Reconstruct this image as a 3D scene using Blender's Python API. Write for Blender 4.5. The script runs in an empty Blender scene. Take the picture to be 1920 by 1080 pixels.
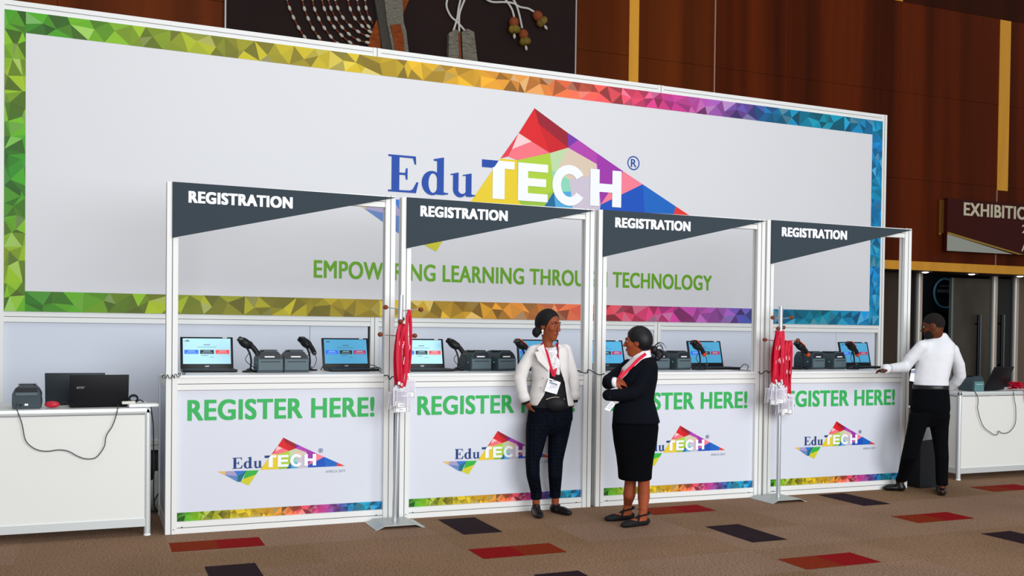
import bpy, bmesh, math, random
import numpy as np
from mathutils import Vector, Matrix
from mathutils.geometry import delaunay_2d_cdt
random.seed(7)
SC = bpy.context.scene
COL = SC.collection
sin, cos, pi = math.sin, math.cos, math.pi

# ------------------------------------------------------------------ camera
CAMP = np.array([-0.4336, -7.3978, 1.4863]); YAW, PITCH, ROLL = 0.3941, -0.0176, 0.0119
FPX, CYO = 1860.27, 110.48
def cam_axes():
    cy, sy, cp, sp = cos(YAW), sin(YAW), cos(PITCH), sin(PITCH)
    f = np.array([sy*cp, cy*cp, sp]); r = np.array([cy, -sy, 0.0]); u = np.cross(r, f)
    return r*cos(ROLL)+u*sin(ROLL), -r*sin(ROLL)+u*cos(ROLL), f
CR, CU, CF = cam_axes()
cd = bpy.data.cameras.new('camera'); co = bpy.data.objects.new('camera', cd); COL.objects.link(co)
co.matrix_world = Matrix(((CR[0], CU[0], -CF[0], CAMP[0]), (CR[1], CU[1], -CF[1], CAMP[1]), (CR[2], CU[2], -CF[2], CAMP[2]), (0, 0, 0, 1)))
cd.sensor_width = 36; cd.lens = FPX/1920*36; cd.shift_y = CYO/1920; cd.clip_end = 200
SC.camera = co
def ray(px, py): return CR*((px-960)/FPX) - CU*((py-540-CYO)/FPX) + CF
def at(px, py, y):
    "the point on the upright plane at depth y that the photo shows at this pixel"
    d = ray(px, py); return CAMP + d*((y-CAMP[1])/d[1])
def atz(px, py, z):
    d = ray(px, py); return CAMP + d*((z-CAMP[2])/d[2])

# ------------------------------------------------------------------ materials
def lin(c):
    return tuple((v/12.92 if v <= .04045 else ((v+.055)/1.055)**2.4) for v in c)
def hexc(h): return tuple(int(h[i:i+2], 16)/255 for i in (0, 2, 4))
MATS = {}
def mat(name, col, rough=.5, metal=0, spec=.28, noise=None, bump=0, bscale=200, bdist=.01, emit=0, alpha=1, wave=None):
    if name in MATS: return MATS[name]
    m = bpy.data.materials.new(name); m.use_nodes = True; MATS[name] = m
    nt = m.node_tree; b = nt.nodes['Principled BSDF']
    c = hexc(col) if isinstance(col, str) else col
    c = (*lin(c), 1)
    b.inputs['Base Color'].default_value = c; b.inputs['Roughness'].default_value = rough
    b.inputs['Metallic'].default_value = metal; b.inputs['Specular IOR Level'].default_value = spec
    b.inputs['Alpha'].default_value = alpha
    if alpha < 1: m.use_transparent_shadow = True
    if emit:
        b.inputs['Emission Color'].default_value = c; b.inputs['Emission Strength'].default_value = emit
    if noise:                       # (scale, second colour, stretch)
        sc, c2, st = noise
        tc = nt.nodes.new('ShaderNodeTexCoord'); mp = nt.nodes.new('ShaderNodeMapping'); mp.inputs['Scale'].default_value = st
        nz = nt.nodes.new('ShaderNodeTexNoise'); nz.inputs['Scale'].default_value = sc; nz.inputs['Detail'].default_value = 4
        rp = nt.nodes.new('ShaderNodeValToRGB'); rp.color_ramp.elements[0].position = .35; rp.color_ramp.elements[1].position = .68
        rp.color_ramp.elements[0].color = c; rp.color_ramp.elements[1].color = (*lin(hexc(c2)), 1)
        nt.links.new(tc.outputs['Object'], mp.inputs['Vector']); nt.links.new(mp.outputs[0], nz.inputs['Vector'])
        nt.links.new(nz.outputs['Fac'], rp.inputs['Fac']); nt.links.new(rp.outputs[0], b.inputs['Base Color'])
    if bump:
        n2 = nt.nodes.new('ShaderNodeTexNoise'); n2.inputs['Scale'].default_value = bscale; n2.inputs['Detail'].default_value = 3 if bscale > 50 else 1.2
        tc2 = nt.nodes.new('ShaderNodeTexCoord'); nt.links.new(tc2.outputs['Object'], n2.inputs['Vector'])
        bp = nt.nodes.new('ShaderNodeBump'); bp.inputs['Strength'].default_value = bump; bp.inputs['Distance'].default_value = bdist
        nt.links.new(n2.outputs['Fac'], bp.inputs['Height']); nt.links.new(bp.outputs[0], b.inputs['Normal'])
    return m
def dots_mat(name, base, dot, scale, size, stretch=(1, 1, 1), rough=.8):
    "cloth with a printed dot pattern: voronoi cells"
    m = mat(name, base, rough, spec=.06); nt = m.node_tree; b = nt.nodes['Principled BSDF']
    tc = nt.nodes.new('ShaderNodeTexCoord'); mp = nt.nodes.new('ShaderNodeMapping'); mp.inputs['Scale'].default_value = stretch
    v = nt.nodes.new('ShaderNodeTexVoronoi'); v.inputs['Scale'].default_value = scale; v.inputs['Randomness'].default_value = .35
    lt = nt.nodes.new('ShaderNodeMath'); lt.operation = 'LESS_THAN'; lt.inputs[1].default_value = size
    mx = nt.nodes.new('ShaderNodeMix'); mx.data_type = 'RGBA'
    mx.inputs[6].default_value = (*lin(hexc(base)), 1); mx.inputs[7].default_value = (*lin(hexc(dot)), 1)
    nt.links.new(tc.outputs['Object'], mp.inputs[0]); nt.links.new(mp.outputs[0], v.inputs['Vector'])
    nt.links.new(v.outputs['Distance'], lt.inputs[0]); nt.links.new(lt.outputs[0], mx.inputs[0]); nt.links.new(mx.outputs[2], b.inputs['Base Color'])
    return m
def attr_mat(name, rough=.5):
    "printed graphic: each facet carries its own ink colour"
    m = mat(name, 'ffffff', rough); nt = m.node_tree
    a = nt.nodes.new('ShaderNodeVertexColor'); a.layer_name = 'ink'
    nt.links.new(a.outputs['Color'], nt.nodes['Principled BSDF'].inputs['Base Color']); return m

WHITE_AL = mat('white powder coated aluminium', 'e9eae8', .38)
GROOVE = mat('dark groove', '6b6e6e', .6)
HOLE = mat('screw hole', '17181a', .6)
BANNER = mat('white printed vinyl', 'dcdde1', .5)
PANEL = mat('white display panel', 'd9dde8', .45)
BOARD = mat('white melamine board', 'd3d9e6', .45)
DESKW = mat('white desk laminate', 'e6e7e3', .4)
SILVER = mat('anodised silver', 'dfe5e6', .3, .35)
STEEL = mat('brushed steel', 'c3c7cb', .32, .85)
PLATE = mat('silver painted steel plate', 'b4b7b5', .4, .5)
PENN = mat('charcoal foam board', '3a444c', .8, spec=.12)
WHITE_INK = mat('white vinyl lettering', 'f4f6fb', .5)
GREEN = mat('green ink', '35b25a', .5)
GREEN2 = mat('leaf green ink', '69aa18', .5)
NAVY = mat('navy ink', '12397c', .5)
BLUE = mat('royal blue ink', '0846a6', .5)
GREYINK = mat('grey ink', '8b93a6', .5)
INK = attr_mat('facet print')
BLACK = mat('black plastic', '101115', .45)
BLACKG = mat('black glossy plastic', '0d0e12', .25)
LID = mat('black laptop lid', '0c0d13', .55)
DKGREY = mat('dark grey plastic', '30343a', .5)
PRN = mat('slate grey printer plastic', '36434a', .5)
PRN2 = mat('dark printer plastic', '22262d', .45)
PRNW = mat('printer window', '15161d', .2)
RUBBER = mat('black cable rubber', '101114', .6)
ORANGE = mat('orange rubber', 'd6451c', .5)
LABELW = mat('white label paper', 'f2f3f2', .7)
RED = mat('red lanyard ribbon', 'd00f35', .55)
CHROME = mat('nickel clip', 'd9dadc', .25, .9)
WOODB = mat('turned brown wood', '7a3b1c', .4)
REDPL = mat('translucent red plastic', 'c2263c', .25)
SCR_BG = mat('lit screen page', 'a9d8ea', .3, emit=.30)
SCR_TX = mat('lit screen text', '4a5a66', .4, emit=.15)
SCR_B = mat('lit blue button', '2a63d6', .4, emit=.5)
SCR_K = mat('lit black button', '22272c', .4, emit=.2)
SCR_R = mat('lit red button', 'd8423c', .4, emit=.5)
SCR_BG2 = mat('lit dim screen page', '4c9cc4', .3, emit=.36)
SCR_P = mat('lit maroon button', 'a32a58', .4, emit=.4)
CLEARP = mat('clear vinyl', 'e9e6f2', .15, alpha=.30)
def wood_mat(name, c1, c2, c3):
    m = mat(name, c1, .42, spec=.06); nt = m.node_tree; b = nt.nodes['Principled BSDF']
    tc = nt.nodes.new('ShaderNodeTexCoord')
    def nz(scale, st, det):
        mp = nt.nodes.new('ShaderNodeMapping'); mp.inputs['Scale'].default_value = st
        n = nt.nodes.new('ShaderNodeTexNoise'); n.inputs['Scale'].default_value = scale; n.inputs['Detail'].default_value = det
        nt.links.new(tc.outputs['Object'], mp.inputs[0]); nt.links.new(mp.outputs[0], n.inputs['Vector']); return n
    n1 = nz(1.6, (1, 1, .03), 2); n2 = nz(9, (1, 1, .06), 4)
    r1 = nt.nodes.new('ShaderNodeValToRGB'); e = r1.color_ramp.elements
    e[0].position = .36; e[0].color = (*lin(hexc(c2)), 1); e[1].position = .62; e[1].color = (*lin(hexc(c1)), 1)
    mx = nt.nodes.new('ShaderNodeMix'); mx.data_type = 'RGBA'; mx.inputs[7].default_value = (*lin(hexc(c3)), 1)
    r2 = nt.nodes.new('ShaderNodeMapRange'); r2.inputs[1].default_value = .4; r2.inputs[2].default_value = .8; r2.inputs[4].default_value = .55
    nt.links.new(n1.outputs['Fac'], r1.inputs[0]); nt.links.new(r1.outputs[0], mx.inputs[6])
    nt.links.new(n2.outputs['Fac'], r2.inputs[0]); nt.links.new(r2.outputs[0], mx.inputs[0]); nt.links.new(mx.outputs[2], b.inputs['Base Color'])
    return m
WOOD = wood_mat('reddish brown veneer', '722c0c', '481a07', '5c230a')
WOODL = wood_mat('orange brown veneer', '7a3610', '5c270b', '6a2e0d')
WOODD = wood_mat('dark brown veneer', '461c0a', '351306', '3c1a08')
MAPLE = mat('light maple veneer', 'ffb63a', .45, noise=(5, 'f2aa36', (1, 1, .1)))

# ------------------------------------------------------------------ mesh helper
class MB:
    def __init__(s): s.v = []; s.f = []; s.mi = []; s.mats = []; s.ink = {}
    def m(s, material):
        if material not in s.mats: s.mats.append(material)
        return s.mats.index(material)
    def add(s, vs, fs, material, ink=None):
        o = len(s.v); k = s.m(material)
        s.v += [tuple(map(float, v)) for v in vs]
        for f in fs:
            if ink is not None: s.ink[len(s.f)] = ink
            s.f.append(tuple(i+o for i in f)); s.mi.append(k)
    def box(s, x0, x1, y0, y1, z0, z1, material, M=None, bev=0):
        if bev:
            p = bev; pts = []
            bm = bmesh.new(); bmesh.ops.create_cube(bm, size=1)
            for v in bm.verts: v.co = ((x0+x1)/2+v.co.x*(x1-x0), (y0+y1)/2+v.co.y*(y1-y0), (z0+z1)/2+v.co.z*(z1-z0))
            bmesh.ops.bevel(bm, geom=bm.edges[:], offset=p, segments=2, profile=.5, affect='EDGES')
            bm.verts.index_update(); vs = [v.co.copy() for v in bm.verts]; fs = [[v.index for v in f.verts] for f in bm.faces]; bm.free()
        else:
            vs = [Vector(c) for c in ((x0, y0, z0), (x1, y0, z0), (x1, y1, z0), (x0, y1, z0), (x0, y0, z1), (x1, y0, z1), (x1, y1, z1), (x0, y1, z1))]
            fs = [(0, 3, 2, 1), (4, 5, 6, 7), (0, 1, 5, 4), (1, 2, 6, 5), (2, 3, 7, 6), (3, 0, 4, 7)]
        if M: vs = [M @ v for v in vs]
        s.add(vs, fs, material)
    def tube(s, pts, rad, material, n=8, cap=True):
        pts = [Vector(p) for p in pts]; k = len(pts)
        rs = rad if isinstance(rad, (list, tuple)) else [rad]*k
        vs = []; up = None
        for i, p in enumerate(pts):
            t = (pts[min(i+1, k-1)]-pts[max(i-1, 0)]).normalized()
            if up is None: up = Vector((0, 0, 1)) if abs(t.z) < .9 else Vector((0, 1, 0))
            a = t.cross(up)
            if a.length < 1e-4: a = t.cross(Vector((1, .3, 0)))
            a.normalize(); b = a.cross(t).normalized(); up = b
            for j in range(n):
                q = 2*pi*j/n; vs.append(p+(a*cos(q)+b*sin(q))*rs[i])
        fs = [(i*n+j, i*n+(j+1) % n, (i+1)*n+(j+1) % n, (i+1)*n+j) for i in range(k-1) for j in range(n)]
        if cap: fs += [tuple(range(n-1, -1, -1)), tuple((k-1)*n+j for j in range(n))]
        s.add(vs, fs, material)
    def lathe(s, prof, material, n=24, M=None):
        vs = [Vector((r*cos(2*pi*j/n), r*sin(2*pi*j/n), z)) for r, z in prof for j in range(n)]
        k = len(prof)
        fs = [(i*n+j, i*n+(j+1) % n, (i+1)*n+(j+1) % n, (i+1)*n+j) for i in range(k-1) for j in range(n)]
        fs += [tuple(range(n-1, -1, -1)), tuple((k-1)*n+j for j in range(n))]
        if M: vs = [M @ v for v in vs]
        s.add(vs, fs, material)
    def ball(s, c, r, material, n=14, M=None):
        r = r if isinstance(r, (tuple, list)) else (r, r, r)
        vs = []; fs = []; h = n//2
        for i in range(h+1):
            a = pi*i/h
            for j in range(n):
                q = 2*pi*j/n; v = Vector((r[0]*sin(a)*cos(q), r[1]*sin(a)*sin(q), r[2]*cos(a)))
                vs.append((M @ v if M else v)+Vector(c))
        fs = [(i*n+j, (i+1)*n+j, (i+1)*n+(j+1) % n, i*n+(j+1) % n) for i in range(h) for j in range(n)]
        s.add(vs, fs, material)
    def prism(s, poly, y0, y1, material, axis='y'):
        "polygon in x,z pushed from y0 to y1 (axis x: polygon in y,z)"
        n = len(poly)
        mk = (lambda a, b, d: (a, d, b)) if axis == 'y' else (lambda a, b, d: (d, a, b))
        if axis == 'z': mk = lambda a, b, d: (a, b, d)
        vs = [mk(a, b, y0) for a, b in poly]+[mk(a, b, y1) for a, b in poly]
        fs = [tuple(range(n)), tuple(range(2*n-1, n-1, -1))]+[(i, i+n, (i+1) % n+n, (i+1) % n) for i in range(n)]
        s.add(vs, fs, material)
    def flat(s, poly, y, material, ink=None):
        s.add([(a, y, b) for a, b in poly], [tuple(range(len(poly)))], material, ink)
    def build(s, name, parent=None, smooth=False, loc=None, rotz=0, fix=True):
        me = bpy.data.meshes.new(name); me.from_pydata(s.v, [], s.f)
        for m in s.mats: me.materials.append(m)
        me.polygons.foreach_set('material_index', s.mi)
        if s.ink:
            ca = me.color_attributes.new('ink', 'FLOAT_COLOR', 'CORNER')
            for p in me.polygons:
                c = s.ink.get(p.index, (1, 1, 1)); c = (*lin(c), 1)
                for li in p.loop_indices: ca.data[li].color = c
        if fix and not s.ink:
            bm = bmesh.new(); bm.from_mesh(me); bmesh.ops.recalc_face_normals(bm, faces=bm.faces); bm.to_mesh(me); bm.free()
        if smooth:
            me.polygons.foreach_set('use_smooth', [True]*len(me.polygons))
            if smooth != 'all': me.set_sharp_from_angle(angle=math.radians(40))
        me.update()
        o = bpy.data.objects.new(name, me); COL.objects.link(o)
        if parent: o.parent = parent
        if loc is not None: o.location = loc
        o.rotation_euler.z = rotz
        return o
def tag(o, label, cat, group=None):
    o['label'] = label; o['category'] = cat
    if group: o['group'] = group
    return o
def thing(name, label, cat, loc=(0, 0, 0), rotz=0, group=None):
    o = bpy.data.objects.new(name, None); COL.objects.link(o); o.empty_display_size = .1
    o.location = loc; o.rotation_euler.z = rotz
    return tag(o, label, cat, group)
def struct(o): o['kind'] = 'structure'; return o
def dup(root, loc=None, rotz=None, label=None, group=None):
    r = root.copy(); COL.objects.link(r)
    if loc is not None: r.location = loc
    if rotz is not None: r.rotation_euler.z = rotz
    if label: r['label'] = label
    if group: r['group'] = group
    for ch in list(root.children):
        c = ch.copy(); COL.objects.link(c); c.parent = r
        for g in list(ch.children):
            d = g.copy(); COL.objects.link(d); d.parent = c
    return r
def smoothpath(pts, n=6):
    "Catmull-Rom through the points"
    P = [Vector(p) for p in pts]; out = []
    for i in range(len(P)-1):
        a = P[max(i-1, 0)]; b = P[i]; c = P[i+1]; d = P[min(i+2, len(P)-1)]
        for k in range(n):
            t = k/n; out.append(.5*((2*b)+(c-a)*t+(2*a-5*b+4*c-d)*t*t+(3*b-a-3*c+d)*t**3))
    out.append(P[-1]); return out
def text(mb, body, x0, x1, z0, z1, y, material, bold=0.0, M=None):
    "lettering fitted to a box, lying on the plane y; weight comes from overprinting shifted copies"
    cu = bpy.data.curves.new('lettering', 'FONT'); cu.body = body; cu.resolution_u = 5; cu.fill_mode = 'FRONT'; cu.space_character = 1+bold*1.9
    o = bpy.data.objects.new('lettering', cu); COL.objects.link(o)
    dg = bpy.context.evaluated_depsgraph_get(); me = bpy.data.meshes.new_from_object(o.evaluated_get(dg))
    pts = [(v.co.x, v.co.y) for v in me.vertices]; fs = [tuple(p.vertices) for p in me.polygons]
    xs = [p[0] for p in pts]; ys = [p[1] for p in pts]; ax, bx, ay, by = min(xs)-bold, max(xs)+bold, min(ys)-bold*.5, max(ys)+bold*.5
    sh = [(0, 0)] if not bold else [(dx, dy) for dx in (-bold, -bold/2, 0, bold/2, bold) for dy in (-bold*.5, bold*.5)]
    for k, (dx, dy) in enumerate(sh):
        vs = [Vector((x0+(a+dx-ax)/(bx-ax)*(x1-x0), y-.00012*k, z0+(b+dy-ay)/(by-ay)*(z1-z0))) for a, b in pts]
        if M: vs = [M @ v for v in vs]
        mb.add(vs, fs, material)
    bpy.data.objects.remove(o); bpy.data.meshes.remove(me); bpy.data.curves.remove(cu)

# ------------------------------------------------------------------ printed graphics
GRAD = [(0, (.16, .52, .10)), (.07, (.40, .66, .08)), (.13, (.60, .68, .10)), (.22, (.70, .66, .10)), (.33, (.80, .68, .11)), (.44, (.84, .62, .12)), (.50, (.90, .56, .20)),
        (.56, (.93, .40, .28)), (.62, (.90, .28, .38)), (.68, (.78, .22, .54)), (.745, (.66, .36, .72)), (.79, (.36, .32, .68)), (.83, (.08, .46, .66)), (.90, (.05, .56, .66)), (1, (.10, .54, .82))]
def grad(t):
    t = min(max(t, 0), 1)
    for (a, c), (b, d) in zip(GRAD, GRAD[1:]):
        if t <= b:
            k = (t-a)/(b-a) if b > a else 0; return tuple(c[i]+(d[i]-c[i])*k for i in range(3))
    return GRAD[-1][1]
def facets(mb, x0, x1, z0, z1, y, pitch, tfun, rng, amp=.30):
    "band of printed triangles with a rainbow of inks"
    nx = max(2, int((x1-x0)/pitch)); nz = max(2, int(round((z1-z0)/pitch))+1)
    pts = [(x0, z0), (x1, z0), (x1, z1), (x0, z1)]
    for i in range(1, nx): pts += [(x0+(x1-x0)*(i+rng.uniform(-.3, .3))/nx, z0), (x0+(x1-x0)*(i+rng.uniform(-.3, .3))/nx, z1)]
    for j in range(1, nz): pts += [(x0, z0+(z1-z0)*(j+rng.uniform(-.25, .25))/nz), (x1, z0+(z1-z0)*(j+rng.uniform(-.25, .25))/nz)]
    for i in range(nx):
        for j in range(1, nz): pts.append((x0+(x1-x0)*(i+rng.uniform(.1, .9))/nx, z0+(z1-z0)*(j+rng.uniform(-.35, .35))/nz))
    r = delaunay_2d_cdt([Vector(p) for p in pts], [], [], 0, 1e-6)
    V = r[0]
    for f in r[2]:
        q = [V[i] for i in f]; cx = sum(p.x for p in q)/3; cz = sum(p.y for p in q)/3
        c = grad(tfun(cx, cz)+rng.uniform(-.012, .012)); k = 1+rng.uniform(-amp-.12, amp*.55)
        w = max(0, rng.uniform(-1.2, .36))
        c = tuple(min(1, (v*k)*(1-w)+.92*w) for v in c)
        mb.flat([(p.x, p.y) for p in q], y, INK, c)
LOGO_A = dict(A=(978, 152), R1=(1143, 235), R1b=(1195, 258), R2=(1290, 303), R3=(1425, 365), R4=(1527, 410), R5=(1702, 487), RT=(1803, 531),
    L1=(902, 265), L2=(815, 380), C=(668, 582), I1=(1145, 297), I2=(965, 292), I3=(895, 378), M1=(1055, 330), N1=(870, 335), N2=(850, 368), I5=(1290, 350),
    G=(1150, 430), G2=(1270, 400), G3=(1065, 400), H=(1310, 520), K=(1075, 490), K2=(1160, 480), P0=(900, 540), B1=(925, 572), B2=(1020, 568), B3=(1085, 563),
    B4=(1170, 560), B5=(1305, 552), B6=(1540, 542), B7=(1690, 535), Q=(1100, 380), S0=(1000, 215),
    T=(93, 605), a1=(205, 602), a2=(195, 650), b1=(320, 598), b2=(365, 665), b3=(360, 740), c1=(485, 594), e1=(405, 745), C2=(650, 588), g1=(610, 645), g2=(440, 705), BT=(515, 790))
LOGO_F = [('A R1 I1 S0', (.60, .07, .16)), ('A S0 M1 L1', (.86, .10, .13)), ('S0 I1 M1', (.80, .07, .12)), ('L1 I2 N1', (.96, .80, .80)), ('L1 N1 N2 L2', (.88, .22, .28)), ('I2 M1 I3 N2 N1', (.96, .45, .50)),
    ('R1 R1b I1', (.46, .20, .66)), ('R1b R2 I5 I1', (.70, .26, .68)), ('R2 R3 H I5', (.62, .20, .66)), ('R3 R4 H', (.97, .50, .58)), ('R4 B6 B5 H', (.07, .32, .74)), ('R4 R5 B7 B6', (.09, .40, .76)), ('R5 RT B7', (.90, .22, .20)),
    ('I1 I5 G2 G Q', (.86, .78, .70)), ('M1 I1 Q G G3', (.74, .85, .66)), ('I3 M1 G3 K P0', (.68, .81, .22)), ('K B2 B1 P0', (.60, .76, .22)), ('L2 I3 P0 B1 C', (.91, .80, .14)), ('K B3 B2', (.05, .40, .60)),
    ('G3 G K2 K', (.55, .84, .72)), ('K K2 B4 B3', (.30, .66, .86)), ('G G2 H B5 B4 K2', (.80, .76, .82)), ('I5 H G2', (.84, .72, .80)),
    ('T a1 a2', (.90, .74, .38)), ('a1 b1 b2 a2', (.66, .62, .76)), ('b1 c1 b2', (.20, .46, .80)), ('a2 b2 b3', (.38, .52, .76)), ('c1 b2 b3 e1', (.05, .44, .50)), ('c1 C2 g1 g2', (.20, .70, .26)), ('g2 g1 BT e1', (.82, .80, .16))]
def logo(mb, X0, Z0, sx, sz, y, blue):
    "the show's mark: X0, Z0 = apex of the ribbon; sx, sz = metres per unit of the large mark"
    def lp(p):           # straighten the measured picture points into the plane of the print
        P = at(395+p[0]/7.111, 800+p[1]/7.111, .005); A = at(395+978/7.111, 800+152/7.111, .005)
        return (X0+(P[0]-A[0])*4.2*sx, Z0+(P[2]-A[2])*4.37*sz)
    pt = {k: lp(v) for k, v in LOGO_A.items()}
    cnt = [0]
    def st(): cnt[0] += 1; return cnt[0]*.00005
    for names, c in LOGO_F: mb.flat([pt[n] for n in names.split()], y-st(), INK, c)
    # EduTECH lettering; unit box: x from the E's left edge, z from the base line, cap height 1
    def g(poly, mt, ox, wx, dz=0, yy=.0015): mb.flat([(X0+(ox+a*wx)*sx, Z0+(-.944+dz+b)*sz) for a, b in poly], y-yy-st(), mt)
    h = .352
    E = [[(.02, 0), (.70, 0), (.76, .30), (.71, .30), (.62, .10), (.55, .06), (.02, .05)], [(.10, .02), (.29, .02), (.29, .98), (.10, .98)], [(.02, .95), (.62, .94), (.66, .78), (.70, .78), (.69, 1), (.02, 1)],
         [(.27, .47), (.45, .47), (.45, .53), (.27, .53)], [(.45, .35), (.49, .35), (.49, .66), (.45, .66), (.43, .53), (.43, .47)]]
    for q in E: g([(a, b*h) for a, b in q], blue, -1.54, .41)
    def ell(cx, cz, rx, rz, a0, a1, n=18): return [(cx+rx*cos(a0+(a1-a0)*i/n), cz+rz*sin(a0+(a1-a0)*i/n)) for i in range(n+1)]
    def ring(cx, cz, rx, rz, ix, iz, icx, mt, ox, wx, a0=0, a1=2*pi, k=h):
        o = ell(cx, cz, rx, rz, a0, a1, 24); i_ = ell(icx, cz, ix, iz, a0, a1, 24)
        for u in range(24): g([(a, b*k) for a, b in (o[u], o[u+1], i_[u+1], i_[u])], mt, ox, wx)
    ring(.30, .31, .29, .335, .13, .27, .33, blue, -1.20, .365)                                        # bowl of the d
    for q in ([(.44, .0), (.63, .0), (.63, 1.04), (.44, .98)], [(.34, .97), (.63, 1.04), (.63, .98), (.44, .92), (.34, .93)], [(.60, .0), (.76, .03), (.76, .06), (.60, .08)]): g([(a, b*h) for a, b in q], blue, -1.20, .365)
    for q in ([(.08, .18), (.25, .18), (.25, .66), (.08, .62)], [(0, .60), (.25, .66), (.25, .61), (.0, .57)], [(.48, 0), (.66, 0), (.66, .66), (.48, .62)], [(.38, .60), (.66, .66), (.66, .61), (.38, .57)], [(.62, 0), (.78, .03), (.78, .06), (.62, .08)]):
        g([(a, b*h) for a, b in q], blue, -.90, .335)
    o = ell(.30, .19, .22, .22, pi, 2*pi, 12); i_ = ell(.37, .20, .13, .13, pi, 2*pi, 12)
    for u in range(12): g([(a, b*h) for a, b in (o[u], o[u+1], i_[u+1], i_[u])], blue, -.90, .335)
    W = WHITE_INK; H2 = .382
    def edge(z): return .697*z/1.005                                                                    # ribbon's left edge, z below the apex
    za, zb = -.944+.80*H2, -.944+H2
    def q2(x0, x1, f0, f1, mt, x0b=None): mb.flat([(X0+sx*x0, Z0+sz*(-.944+f0*H2)), (X0+sx*x1, Z0+sz*(-.944+f0*H2)), (X0+sx*x1, Z0+sz*(-.944+f1*H2)), (X0+sx*(x0 if x0b is None else x0b), Z0+sz*(-.944+f1*H2))], y-.0015-st(), mt)
    q2(edge(za), -.216, .80, 1, W, edge(zb)); q2(-.454, -.323, 0, .82, W)                               # T
    mb.flat([(X0-.569*sx, Z0+sz*za), (X0+sx*edge(za), Z0+sz*za), (X0+sx*edge(zb), Z0+sz*zb), (X0-.569*sx, Z0+sz*zb)], y-.0015, blue)
    q2(-.176, -.065, 0, 1, W)                                                                           # E
    for z in (0, .40, .79): q2(-.07, .159-(.02 if z == .4 else 0), z, z+.21, W)
    ring(0, .5, .197, .55, .098, .31, 0, W, .407, 1, .60, 2*pi-.60, H2)                                 # C
    q2(.65, .76, 0, 1, W); q2(.914, 1.024, 0, 1, W); q2(.75, .92, .39, .62, W)                          # H
    # registered sign
    cx, cz, r = X0+1.172*sx, Z0-.462*sz, .075
    for u in range(20):
        a, b = 2*pi*u/20, 2*pi*(u+1)/20
        mb.flat([(cx+r*sx*cos(a), cz+r*sz*sin(a)), (cx+r*sx*cos(b), cz+r*sz*sin(b)), (cx+.84*r*sx*cos(b), cz+.84*r*sz*sin(b)), (cx+.84*r*sx*cos(a), cz+.84*r*sz*sin(a))], y-.0015, blue)
    text(mb, 'R', cx-.032*sx, cx+.036*sx, cz-.042*sz, cz+.042*sz, y-.0015, blue, .01)
# ------------------------------------------------------------------ floor
def carpet_mat(name, c1, c2, c3=None):
    m = mat(name, c1, .95, spec=.08, noise=(75, c2, (1, 1, 1)), bump=.8, bscale=220)
    return m
CARPET = carpet_mat('brown loop carpet', 'ab8c75', '755848')
def carpet_mottle():
    nt = CARPET.node_tree; b = nt.nodes['Principled BSDF']; src = b.inputs['Base Color'].links[0].from_socket
    tc = nt.nodes.new('ShaderNodeTexCoord')
    br = nt.nodes.new('ShaderNodeTexBrick'); br.inputs['Scale'].default_value = 1; br.offset = 0; br.inputs['Brick Width'].default_value = .915
    br.inputs['Row Height'].default_value = .6; br.inputs['Mortar Size'].default_value = 0
    br.inputs['Color1'].default_value = (*lin(hexc('ffffff')), 1); br.inputs['Color2'].default_value = (*lin(hexc('e9e2c8')), 1)
    nz = nt.nodes.new('ShaderNodeTexNoise'); nz.inputs['Scale'].default_value = 1.1; nz.inputs['Detail'].default_value = 3
    mr = nt.nodes.new('ShaderNodeMapRange'); mr.inputs[1].default_value = .3; mr.inputs[2].default_value = .7; mr.inputs[3].default_value = .88; mr.inputs[4].default_value = 1.1
    m1 = nt.nodes.new('ShaderNodeMix'); m1.data_type = 'RGBA'; m1.blend_type = 'MULTIPLY'; m1.inputs[0].default_value = .8
    m2 = nt.nodes.new('ShaderNodeVectorMath'); m2.operation = 'SCALE'
    nt.links.new(tc.outputs['Object'], br.inputs['Vector']); nt.links.new(tc.outputs['Object'], nz.inputs['Vector'])
    nt.links.new(src, m1.inputs[6]); nt.links.new(br.outputs['Color'], m1.inputs[7]); nt.links.new(nz.outputs['Fac'], mr.inputs[0])
    nt.links.new(m1.outputs[2], m2.inputs[0]); nt.links.new(mr.outputs[0], m2.inputs['Scale']); nt.links.new(m2.outputs[0], b.inputs['Base Color'])
carpet_mottle()
C_RED = carpet_mat('red carpet tile', '98080c', '7c060a'); C_ORG = carpet_mat('rust carpet tile', '8f2f0c', '742408'); C_DRK = carpet_mat('aubergine carpet tile', '2f1e25', '22151c')
m = MB(); m.box(-8, 24, -9.5, 8.0, -.05, 0, CARPET)
def tile(x0, x1, y0, y1, mt): m.add([(x0, y0, .0012), (x1, y0, .0012), (x1, y1, .0012), (x0, y1, .0012)], [(0, 1, 2, 3)], mt)
for k in range(-4, 9):                       # the pattern repeats along the hall
    for r in range(-3, 4):
        ox, oy = 1.829*k, -.93*2*r/2*1.0
for x, y in ((2.0, -.08), (3.835, -1.005), (5.66, -.09), (5.66, -1.92), (.17, -1.05), (2.0, -1.92), (7.49, -1.0), (-1.66, -1.92), (.17, -2.9), (3.835, -2.85)): tile(x, x+.305, y-.6, y, C_DRK)
for x, y, sw in ((.01, -.275, 0), (1.865, -1.14, 1), (3.675, -2.09, 0), (3.71, -.17, 0), (5.525, -1.15, 0), (7.41, -.2, 0), (.01, -2.1, 0), (5.525, -2.95, 1), (-1.82, -1.15, 0)):
    a, b = (C_ORG, C_RED) if not sw else (C_RED, C_ORG)
    tile(x, x+.30, y-.295, y, a); tile(x+.30, x+.60, y-.295, y, b)
struct(m.build('floor', fix=False))

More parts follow.
